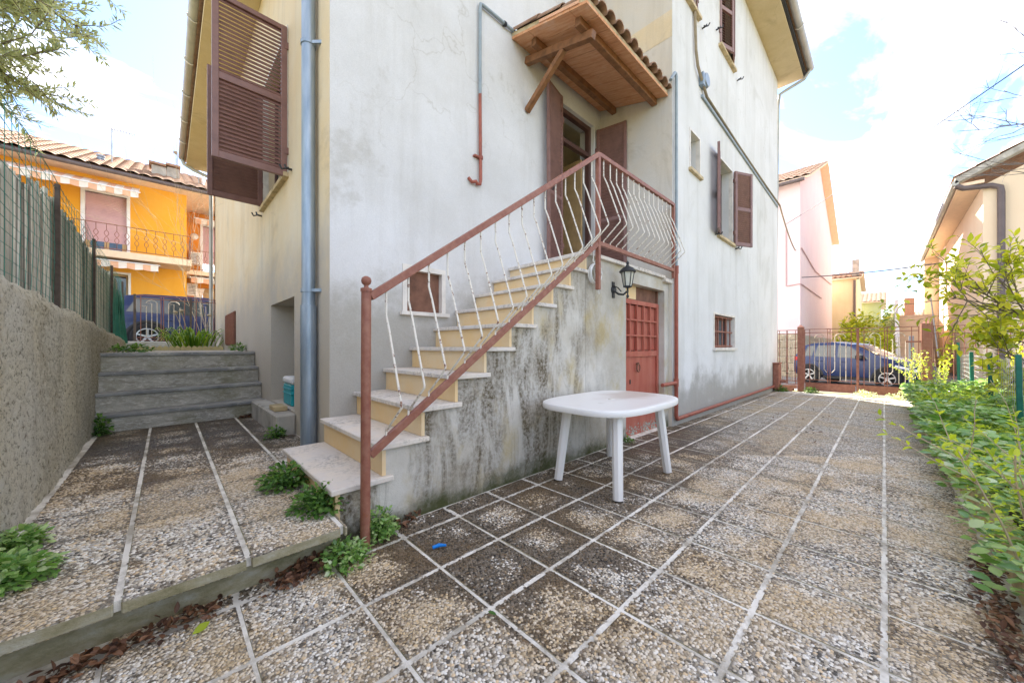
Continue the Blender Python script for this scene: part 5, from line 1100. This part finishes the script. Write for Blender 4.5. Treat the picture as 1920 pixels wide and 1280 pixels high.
for (x, y_, z, lb) in ((0.78, 21.85, 5.0, 'white air conditioner standing on the recessed balcony'), (0.68, 21.85, 3.55, 'white air conditioner on a bracket under the recessed balcony')):
    ac = thing('air_conditioner', lb, 'air conditioner', (x, y_, z)); obj('casing', MB().cbox((x, y_, z), (x + 0.36, y_ + 0.44, z + 0.55), 0.02), 'white_paint', ac)
    for i in range(7): obj('louvre', MB().box((x + 0.05, y_ - 0.012, z + 0.07 + i * 0.062), (x + 0.31, y_ - 0.002, z + 0.09 + i * 0.062)), 'black_plastic', ac)
tag(obj('wall_light', MB().lathe([(0.0, -0.07), (0.12, -0.05), (0.15, 0.0)], (0.95, 22.298, 6.35), 14, 'y'), 'marble', smooth=50), 'round bulkhead light on the recessed orange wall', 'light')
obj('curtain', MB().add([(1.0, 21.9, 3.9), (1.3, 21.9, 3.9), (0.95, 21.9, 2.5), (0.75, 21.9, 2.5)], [(0, 1, 2, 3)]), 'awning_white', orange)
ch = obj('chimney', MB().cbox((-0.42, 20.7, 7.9), (0.02, 21.3, 8.66), 0.02).cbox((0.03, 20.7, 7.9), (0.42, 21.3, 8.72), 0.02), 'cement', orange); obj('chimney_cap', MB().box((-0.5, 20.6, 8.68), (0.0, 21.4, 8.76)).box((0.0, 20.6, 8.76), (0.45, 21.4, 8.84)), 'roof_tile', ch)
obj('flue', MB().lathe([(0.07, 7.8), (0.07, 8.45), (0.11, 8.46), (0.11, 8.5), (0.07, 8.52), (0.12, 8.56), (0.12, 8.6)], (-1.81, 21, 0), 12), 'galvanised', orange)
def antenna(label, x, y, z0, z1, dx):
    an = thing('tv_antenna', label, 'antenna', (x, y, z0)); obj('mast', MB().tube([(x, y, z0), (x, y, z1)], 0.026, 6), 'wire_steel', an)
    obj('boom', MB().tube([(x - 0.1, y, z1 - 0.03), (x + dx, y, z1 + 0.02)], 0.012, 5), 'wire_steel', an)
    for i in range(9): t = i / 8; xx = x + dx * t; obj('element', MB().tube([(xx, y - 0.22 + 0.1 * t, z1 + 0.02 * t - 0.03), (xx, y + 0.22 - 0.1 * t, z1 + 0.02 * t - 0.03)], 0.011, 4), 'wire_steel', an)
antenna('television antenna beside the metal flue on the orange house', -1.52, 21, 7.9, 9.75, 0.62); antenna('television antenna behind the chimney of the orange house', 0.36, 21.6, 8.1, 9.75, -0.12)
ds = thing('satellite_dish', 'white satellite dish on the tiled roof of the orange house', 'satellite dish', (1.05, 21, 8.0)); obj('mast', MB().tube([(1.05, 21, 7.9), (1.05, 21, 8.75)], 0.02, 6), 'wire_steel', ds); obj('dish', MB().lathe([(0.0, 0.06), (0.15, 0.04), (0.28, -0.04), (0.27, -0.05), (0.14, 0.02), (0.0, 0.04)], (1.2, 20.9, 8.55), 16, 'x'), 'white_paint', ds, smooth=60)
# dry climber twigs at the fence
random.seed(5); dc = thing('dry_climber', 'dry bare climber twigs in front of the recessed balcony', 'plant', (1.0, 15.0, 1.14)); out = []
for kk in range(9): branchy((0.9 + random.uniform(-.2, .3), 15.0, 1.13), (random.gauss(0, .12), random.gauss(0, .1), 1), random.uniform(3.2, 4.3), 2, out, 0.008, 0.5, 8, 0.10, 4)
obj('twigs', tubes(out, 4), 'dry_stem', dc)
# pink house
def simple_house(name, label, x0, x1, y0, y1, zb, ze, zr, wall, ridge='y', over=0.4):
    h = thing(name, label, 'house', ((x0 + x1) / 2, (y0 + y1) / 2, zb)); obj('wall', MB().box((x0, y0, zb), (x1, y1, ze)), wall, h); xm = (x0 + x1) / 2; ym = (y0 + y1) / 2
    if ridge == 'y':
        obj('gable', MB().prism([(x0, y0 + 0.004, ze), (x1, y0 + 0.004, ze), (xm, y0 + 0.004, zr)], (0, y1 - y0 - 0.008, 0)), wall, h); s_ = (zr - ze) / (xm - x0); e = ze - over * s_
        for xa in (x0 - over, x1 + over): obj('eaves', MB().prism([(xa, y0 - over, e + 0.02), (xm, y0 - over, zr + 0.02), (xm, y0 - over, zr + 0.12), (xa, y0 - over, e + 0.12)], (0, y1 - y0 + 2 * over, 0)), 'peach_trim', h)
        tiled_roof(h, x0 - over, xm, y0 - over, y1 + over, e + 0.13, zr + 0.13, 'x', rows=10); tiled_roof(h, x1 + over, xm, y0 - over, y1 + over, e + 0.13, zr + 0.13, 'x', rows=10)
    return h
pk = simple_house('pink_house', 'tall pale pink house with stone base across the street', 22, 37.2, 2.81, 18, -0.3, 9.3, 12.6, 'pink_wall')
obj('gutter', MB().tube([(21.55, 2.6, 9.10), (21.55, 18, 9.10)], 0.09, 8), 'brown_gutter', pk, smooth=50)
rs = random.Random(3); zc = -0.28
while zc < 1.75:                                     # rubble base, stone by stone
    y_ = 2.80; hh = rs.uniform(0.26, 0.42)
    while y_ < 6.0:
        w_ = rs.uniform(0.3, 0.6); obj('stone', MB().cbox((21.88 + rs.uniform(0, .03), y_ + 0.012, zc + 0.012), (22.02, y_ + w_ - 0.012, zc + hh - 0.012), 0.03), 'stone_wall', pk); y_ += w_
    zc += hh
obj('base', MB().box((21.95, 2.75, -0.3), (37.25, 6, 1.8)), 'cement', pk)
for pts in ([(21.96, 3.35, 7.0), (21.96, 3.35, 4.2)], [(21.96, 3.35, 4.2), (21.96, 2.85, 4.25), (22.1, 2.77, 4.25), (30, 2.77, 4.3)], [(22.1, 2.77, 6.0), (27, 2.77, 5.6), (36, 2.77, 5.9)]): obj('conduit', MB().tube(pts, 0.025, 5), 'roller_pink', pk)
ph = obj('balcony', MB().box((20.9, 4.2, 8.0), (22, 9, 8.15)), 'cement', pk)
for i in range(16): obj('baluster', MB().tube([(20.95, 4.2 + i * 0.15, 8.15), (20.95, 4.2 + i * 0.15, 9.2)], 0.015, 4), 'peach_trim', ph)
obj('rail', MB().tube([(20.95, 4.2, 9.2), (20.95, 9, 9.2)], 0.02, 5), 'peach_trim', ph)
ye = simple_house('yellow_house', 'yellow house with tiled roof beyond the pink house', 38.5, 48, 1.50, 12, -0.3, 6.55, 7.6, 'yellow_wall', over=0.3)
obj('downpipe', MB().tube([(38.45, 1.6, 6.4), (38.45, 1.6, -0.2)], 0.07, 8), 'brown_gutter', ye); obj('chimney', MB().box((38.6, 1.35, 6.5), (39.0, 1.75, 8.0)), 'cement', ye)
gn = simple_house('green_house', 'small olive green house with tiled roof beyond the yellow house', 50, 60, 0.25, 9, -0.3, 5.6, 6.9, 'green_wall', over=0.4)
obj('shutter', MB().box((49.93, 1.75, 2.6), (49.998, 2.05, 4.3)), 'green_shutter', gn)
fh = simple_house('far_house', 'far low red roofed house with brick chimney', 75, 90, -6.5, -0.8, -0.3, 4.7, 6.4, 'yellow_wall', over=0.5); obj('chimney', MB().box((76.5, -3.0, 5.0), (77.6, -2.0, 8.2)), 'clay', fh); obj('chimney', MB().box((76.5, -1.3, 5.0), (77, -0.9, 7.4)), 'cement', fh)
# cream house on the right
cr_ = thing('cream_house', 'cream rendered house with brown downpipe and bracketed eaves beyond the garden', 'house', (22.3, -2.6, -0.24))
obj('wall', MB().wall(lambda a, z, d: (22.3 + d, a, z), -14, -2.6, -0.3, 7.35, [], 0.3), 'peach_wall', cr_)
obj('wall', MB().wall(lambda a, z, d: (a, -2.603 - d, z), 22.304, 38.3, -0.3, 7.35, [(33.3, 34.3, 4.3, 6.3)], 0.3), 'peach_wall', cr_)
obj('gable', MB().prism([(22.31, -14, 7.35), (22.31, -2.62, 7.35), (22.31, -8.3, 10.2)], (0.25, 0, 0)), 'peach_wall', cr_)
obj('corner_pier', MB().box((38.3, -2.75, -0.3), (39.6, -1.95, 7.35)), 'peach_wall', cr_)
obj('eaves', MB().box((22.0, -2.6, 7.36), (39.8, -1.98, 7.48)), 'peach_trim', cr_); obj('gutter', MB().tube([(21.9, -1.90, 7.52), (39.8, -1.90, 7.52)], 0.10, 8), 'gutter_grey', cr_, smooth=50)
obj('verge', MB().prism([(21.9, -1.9, 7.50), (21.9, -8.3, 10.60), (21.9, -8.3, 10.85), (21.9, -1.9, 7.72)], (0.42, 0, 0)), 'cement', cr_)
tiled_roof(cr_, 21.85, 39.8, -1.85, -8.3, 7.73, 10.88, 'y', rows=12)
obj('downpipe', MB().tube([(21.95, -1.92, 7.42), (22.0, -2.1, 7.28), (22.2, -2.78, 7.24), (22.2, -2.98, 7.12), (22.2, -3.0, 6.9), (22.2, -3.0, -0.2)], 0.095, 10), 'brown_gutter', cr_, smooth=50)
wq = obj('window', MB().box((33.3, -2.8, 4.3), (34.3, -2.75, 6.3)), 'white_paint', cr_); obj('pane', MB().box((33.4, -2.745, 4.4), (34.2, -2.735, 6.2)), 'glass_pane', wq)
obj('chimney', MB().box((36.0, -4.2, 8.0), (36.5, -3.7, 9.6)).box((35.9, -4.3, 9.6), (36.6, -3.6, 9.7)), 'clay', cr_)
es = thing('street_stairs', 'pale outside stairs climbing to the cream house beyond the gate', 'staircase', (27, -1.0, -0.24))
for i in range(14): obj('step', MB().box((26.0 + i * 0.27, -1.72, -0.25), (26.0 + i * 0.27 + 0.4, -0.55, -0.02 + i * 0.215)), 'peach_trim', es, bevel=0.01)
obj('landing', MB().box((29.78, -1.9, -0.25), (38.3, -0.5, 2.98)), 'peach_trim', es)
obj('parapet', MB().prism([(25.8, -0.55, -0.25), (29.8, -0.55, 3.0), (29.8, -0.55, 3.9), (25.8, -0.55, 0.7)], (0, 0.15, 0)), 'white_paint', es)
obj('handrail', MB().tube([(25.9, -1.75, 0.75), (29.8, -1.75, 3.85), (33, -1.75, 3.85)], 0.03, 5), 'wire_steel', es)
# street shrubs beyond the gate
def bush(name, label, loc, rx, ry, rz, n, mat, L, Wd, stems=8):
    b = thing(name, label, 'shrub', loc); m = MB()
    for i in range(stems): a = i * 6.283 / stems; m.tube([loc, (loc[0] + rx * 0.3 * math.cos(a), loc[1] + ry * 0.3 * math.sin(a), loc[2] + rz * 0.7), (loc[0] + rx * 0.7 * math.cos(a), loc[1] + ry * 0.7 * math.sin(a), loc[2] + rz * 1.3)], [0.03, 0.018, 0.006], 5)
    obj('stems', m, 'bark', b); cl = rand_dirs(26, -0.5, 1) * rng.uniform(0.5, 0.95, (26, 1)); pick = rng.integers(0, 26, n)
    q = (cl[pick] + rng.normal(0, 0.17, (n, 3))) * np.array([rx, ry, rz]) + np.array(loc) + np.array([0, 0, rz]); q[:, 2] = np.maximum(q[:, 2], loc[2] + 0.03)
    obj('foliage', leaves('foliage', q, rand_dirs(n, -0.3, 0.9), rng.uniform(0.7, 1.2, n) * L, Wd, mat), None, b); return b
bush('citrus_bush', 'yellow green citrus bush behind the parked hatchback', (24.5, 0.65, -0.24), 1.5, 1.0, 1.5, 2600, 'leaf_lemon', 0.20, 0.09)
bush('olive_bush', 'grey green olive bush left of the pale outside stairs', (32, 0.2, -0.24), 1.6, 1.5, 1.7, 2200, 'leaf_olive', 0.20, 0.05)
bush('hedge_bush', 'dark green leafy bush beside the landing of the pale outside stairs', (34, -0.2, -0.24), 1.5, 0.5, 2.0, 1800, 'leaf_broad', 0.18, 0.08)
# overhead cables
def cable(label, a, b, sag, r=0.012, mat='cable_dark'):
    a = Vector(a); b = Vector(b); tag(obj('overhead_cable', MB().tube([a.lerp(b, t / 16) - Vector((0, 0, sag * 4 * (t / 16) * (1 - t / 16))) for t in range(17)], r, 5), mat), label, 'cable')
cable('twisted cable running from the house corner to the pink house', (13.70, 2.25, 5.60), (22.0, 3.0, 5.9), 0.15, 0.022, 'cable_brown')
cable('thin cable crossing the open sky above the garden', (21.9, 3.4, 7.2), (8.5, -2.6, 5.9), 0.1, 0.010)
cable('dark cable from the pink house wall to the cream house', (22, 2.75, 4.55), (22.25, -2.2, 4.6), 0.1, 0.022)
cable('thin wire between the yellow house and the cream house', (38.4, 1.5, 6.9), (38.2, -2.3, 7.0), 0.05, 0.015)
# ------------------------------------------------------------------ planted bed on the right
kb = thing('bed_kerb', 'tan stone kerb along the planted bed', 'kerb', (7, -0.5, 0)); xk = 0.9
while xk < 12.9:
    w_ = 0.5; obj('kerb_stone', MB().cbox((xk + 0.004, -0.565, -0.25), (xk + w_ - 0.004, -0.455 + random.uniform(-.006, .006), 0.13 + random.uniform(-.008, .008) + gz(xk)), 0.012), 'kerb_stone', kb); xk += w_
def patch(n, xr, yr, hfun, L, Wd, mat, name, up=0.55, fine=True):
    x = rng.uniform(*xr, n); y = rng.uniform(*yr, n); z = rng.random(n) ** 0.6 * hfun(x, y); a = rng.uniform(0, 6.283, n)
    D = np.stack([np.cos(a), np.sin(a), rng.normal(up * 0.3, 0.25, n)], 1); return leaves(name, np.stack([x, y, 0.06 + z], 1), D, (sc := rng.uniform(0.5, 1.15, n) * np.clip(0.35 + x * 0.10, 0.6, 1.0)) * L, sc * rng.uniform(0.85, 1.15, n) * Wd, mat, 0.12, droop=0.12, fine=fine)
edge = lambda x: np.clip(1.0, 0, 1)
hb = lambda x, y: (0.28 + 0.10 * np.sin(x * 2.1 + y * 3) + 0.08 * np.sin(x * 5.3)) * np.clip((y + 1.9) / 0.3, 0.3, 1) * np.where(x > 9, 1.15, 1.0)
o = obj('ground_cover', patch(15000, (2.6, 12.9), (-1.9, -0.33), hb, 0.115, 0.070, 'leaf_broad', 'ground_cover'), None, kind='stuff'); tag(o, 'pale green broad leaved ground cover filling the bed', 'plants')
hl = lambda x, y: (0.42 + 0.08 * np.sin(x * 3.1)) * np.where(np.sin(x * 0.9 + y * 1.3) > 0.0, 1.0, 0.55)
px_ = []
o = obj('ground_cover', patch(20000, (2.8, 12.9), (-1.9, -0.36), hl, 0.045, 0.026, 'leaf_lime', 'ground_cover', fine=False), None, kind='stuff'); tag(o, 'lime green fine leaved plants growing among the broad leaves', 'plants')
random.seed(21)
for i, (x, y_, h_, lb) in enumerate(((2.95, -0.50, 0.75, 'tall pale flowering weed leaning over the kerb'), (3.35, -0.75, 0.7, 'tall pale weed with seed heads behind the kerb'), (11.6, -0.75, 0.85, 'tall weed at the gate end of the bed'), (12.3, -0.6, 0.8, 'tall weed beside the brown gate post'))):
    wd = thing('tall_weed', lb, 'weed', (x, y_, 0.06)); out = []
    for kk in range(5): branchy((x, y_, 0.05), (random.gauss(0, .25) - 0.1, random.gauss(0, .25) + 0.1, 1), h_ * random.uniform(0.7, 1.05), 1, out, 0.006, 0.4, 6, 0.10, 4)
    obj('stems', tubes(out, 4), 'dry_stem', wd); obj('foliage', leafy(out, 1, 2, 0.05, 0.02, 'leaf_lime', 'foliage'), None, wd)
wf = thing('mesh_fence', 'green post and wire mesh fence along the far side of the bed', 'fence', (8, -1.95, 0))
YF = -1.2
for x in (4.4, 6.1, 7.9, 9.7, 11.5, 13.35): obj('post', MB().bar((x, YF - 0.02, -0.1), (x + 0.02, YF, 1.12 if x < 13 else 1.32), 0.05, 0.05, (0, 1, 0)), 'post_green', wf, bevel=0.006)
m = MB()
for z in np.arange(0.12, 1.06, 0.09): m.tube([(x, YF - 0.03, z + 0.03 * math.sin(x * 1.4 + z * 4)) for x in np.arange(3.6, 13.4, 0.4)], 0.0022, 4)
for x in np.arange(3.6, 13.4, 0.11): m.tube([(x, YF - 0.03, 0.08), (x + 0.03 * math.sin(x * 2), YF - 0.03, 0.6), (x, YF - 0.03, 1.05)], 0.0020, 4)
obj('wire_mesh', m, 'wire_steel', wf, kind='stuff')
# lemon tree beyond the mesh fence
random.seed(9)
lm = thing('lemon_tree', 'leafy lemon tree with yellow green leaves behind the mesh fence', 'tree', (10.4, -1.9, 0.06))
obj('trunk', MB().tube([(10.4, -1.9, 0.0), (10.35, -1.88, 0.7), (10.2, -1.85, 1.25), (9.9, -1.72, 1.7)], [0.06, 0.05, 0.042, 0.03], 8), 'bark', lm, smooth=60); out = []
for kk in range(11): branchy((10.15 + random.gauss(0, .15), -1.82, random.uniform(0.9, 1.7)), (random.gauss(-0.15, 0.8), random.gauss(0.25, 0.6), random.uniform(0.1, 0.9)), random.uniform(0.6, 0.95), 2, out, 0.014, 0.55, 5, 0.14, 3)
for kk in range(6): branchy((10.0, -1.78, random.uniform(0.75, 1.2)), (-0.5 + random.gauss(0, .2), 0.55 + random.gauss(0, .2), random.uniform(-0.05, 0.4)), random.uniform(0.6, 0.9), 2, out, 0.012, 0.5, 6, 0.12, 3)
for kk in range(8): branchy((9.95, -1.72, 1.6), (-0.25 + random.gauss(0, .15), 0.75 + random.gauss(0, .2), random.uniform(0.15, 0.75)), random.uniform(0.8, 1.15), 2, out, 0.014, 0.5, 6, 0.12, 3)
obj('branches', tubes(out), 'bark', lm); obj('crown', leafy(out, 0, 1, 0.14, 0.066, 'leaf_lemon', 'crown', droop=0.2), None, lm)
bush('garden_shrub', 'yellow green shrub at the foot of the lemon tree', (9.9, -1.85, 0.06), 0.8, 0.45, 0.5, 1300, 'leaf_lemon', 0.10, 0.05)
bush('garden_shrub', 'dark leafy shrub low behind the mesh fence, apart from the lemon tree', (6.8, -2.1, 0.06), 0.9, 0.6, 0.45, 1200, 'leaf_broad', 0.10, 0.06)
# bare persimmon-like tree at upper right
random.seed(31)
bt = thing('bare_tree', 'bare leafless tree with thin drooping twigs against the sky', 'tree', (13.2, -2.75, 0.06)); out = []
obj('trunk', MB().tube([(13.2, -2.75, 0.0), (13.15, -2.72, 2.0), (13.1, -2.68, 4.2), (13.05, -2.62, 6.4)], [0.10, 0.085, 0.06, 0.03], 8), 'bark', bt, smooth=60)
for (z, dz, L_) in ((4.6, 0.0, 1.5), (4.9, 0.1, 1.3), (5.6, -0.05, 1.7), (5.8, 0.05, 1.9), (6.0, 0.12, 1.6), (6.2, 0.5, 1.6), (5.9, 0.0, 1.4)): branchy((13.08, -2.65, z), (-0.72 + random.gauss(0, .15), 0.69 + random.gauss(0, .15), dz), L_, 2, out, 0.013, 0.34, 7, 0.08, 3)
obj('branches', tubes(out, 4), 'twig', bt)
# ------------------------------------------------------------------ small weeds, litter
def weed(label, c, r, n, h, L=0.045, mat='leaf_weed'):
    w = thing('wall_weed', label, 'weed', c, group=None); m = MB(); out = []
    for i in range(max(6, n // 30)):
        a = random.uniform(0, 6.28); rr = random.uniform(0.2, 1) * r; m.tube([c, (c[0] + rr * 0.5 * math.cos(a), c[1] + rr * 0.5 * math.sin(a), c[2] + h * 0.6), (c[0] + rr * math.cos(a), c[1] + rr * math.sin(a), c[2] + h * random.uniform(0.4, 1))], 0.002, 4)
    obj('stems', m, 'leaf_weed', w); d = rand_dirs(n, 0.0, 1.0); q = d * (rng.random(n) ** 0.5)[:, None] * np.array([r, r, h]) + np.array(c) + np.array([0, 0, 0.01])
    D = d * np.array([1, 1, 0.3]) + rng.normal(0, 0.4, (n, 3)); obj('foliage', leaves('foliage', q, D, rng.uniform(0.6, 1.2, n) * L, L * 0.62, mat, 0.1, droop=0.1), None, w); return w
weed('dark green weed at the foot of the first riser on the path', (0.64, 3.05, ZP), 0.18, 640, 0.15, 0.038)
weed('green weed growing at the corner of the path edge and first step', (0.70, 2.48, ZP - 0.01), 0.17, 640, 0.15, 0.036)
weed('bright weed on the paving at the foot of the railing newel, path side', (0.74, 2.15, -0.01), 0.14, 520, 0.10, 0.034, 'leaf_broad')
weed('bright weed on the paving between the railing newel and the flank wall', (1.00, 2.27, -0.01), 0.11, 520, 0.19, 0.032, 'leaf_broad')
weed('broad leaved weed at the foot of the rough retaining wall', (-0.50, 2.62, ZP), 0.16, 620, 0.11, 0.042, 'leaf_broad')
weed('round weed clump on the path against the rough retaining wall', (-0.53, 3.05, ZP), 0.09, 320, 0.09, 0.036, 'leaf_broad')
weed('fern like weed at the end of the lowest garden step', (-0.55, 6.28, ZP), 0.10, 160, 0.22, 0.05)
weed('weed at the foot of the niche plinth', (0.88, 4.75, ZP), 0.10, 160, 0.12, 0.04)
weed('trailing weeds beside the top garden step', (-0.35, 7.4, 1.14), 0.22, 260, 0.12, 0.05)
weed('weed on the top garden step at the house wall', (0.98, 8.4, 1.14), 0.16, 160, 0.14, 0.05)
weed('weed tuft at the foot of the gate post near the house', (13.25, 1.45, -0.10), 0.16, 240, 0.18, 0.05)
weed('dry green weed tuft in front of the gate meeting stile', (13.2, 0.35, -0.10), 0.26, 260, 0.17, 0.05, 'leaf_olive')
weed('dry weed tuft in front of the gate near the bed', (13.2, -0.25, -0.10), 0.26, 260, 0.16, 0.05, 'leaf_olive')
weed('weeds around the clay tiles by the house corner', (13.0, 2.1, -0.09), 0.16, 200, 0.16, 0.05)
weed('small moss weed at the cellar door jamb', (4.30, 2.30, -0.01), 0.08, 90, 0.06, 0.03)
def litter(label, pts, n, r, L=0.042):
    c = np.array(pts); t = rng.random(n) * (len(c) - 1); i = np.minimum(t.astype(int), len(c) - 2); q = c[i] + (c[i + 1] - c[i]) * (t - i)[:, None] + np.stack([rng.normal(0, r, n), rng.normal(0, r, n), rng.random(n) * 0.03], 1)
    D = np.stack([rng.normal(0, 1, n), rng.normal(0, 1, n), rng.normal(0, 0.35, n)], 1); o = obj('dead_leaves', leaves('dead_leaves', q, D, rng.uniform(0.6, 1.2, n) * L, L * 0.5, 'leaf_dead', 0.25), None, kind='stuff'); tag(o, label, 'leaves')
litter('brown dead leaves heaped in the corner of path edge and stair', [(0.44, 2.16, 0.0), (0.64, 2.20, 0.01), (0.74, 2.24, 0.01)], 420, 0.045)
litter('dead leaves along the foot of the raised path edge', [(-0.35, 2.10, 0.0), (-0.15, 2.14, 0.0), (0.18, 2.18, 0.0)], 200, 0.028)
litter('dark wet dead leaves against the bed kerb', [(2.2, -0.36, 0.0), (3.3, -0.38, 0.0)], 220, 0.035)
litter('dead leaves behind the newel along the flank wall', [(1.08, 2.30, 0.0), (1.3, 2.33, 0.0)], 40, 0.02, 0.05)
litter('dead leaves on the lowest garden step by the wall', [(0.75, 6.42, 0.2), (1.02, 6.46, 0.2)], 70, 0.03, 0.05)
litter('dead leaves scattered thinly over the far terrace', [(5, 0.5, -0.01), (8, 1.2, -0.04), (10, -0.2, -0.06)], 40, 0.5, 0.05)
pg = MB().tube([(1.16, 1.895, 0.008), (1.20, 1.885, 0.012), (1.235, 1.86, 0.008)], [0.010, 0.012, 0.006], 6)
tag(obj('plastic_scrap', pg, 'blue_plastic', smooth=60), 'scrap of bright blue plastic lying on the dark paving', 'litter')
for (x, y_, a, mt, lb) in ((0.08, 2.03, 0.6, 'leaf_lime', 'fallen yellow green leaf at the foot of the path edge'), (1.08, 1.22, 2.0, 'leaf_weed', 'fallen dark green leaf on the pale pebbles')):
    me = leaves('fallen_leaf', np.array([[x, y_, 0.006]]), np.array([[math.cos(a), math.sin(a), 0.02]]), 0.075 if x < 0.5 else 0.045, 0.032 if x < 0.5 else 0.018, mt); tag(obj('fallen_leaf', me, None), lb, 'leaf')
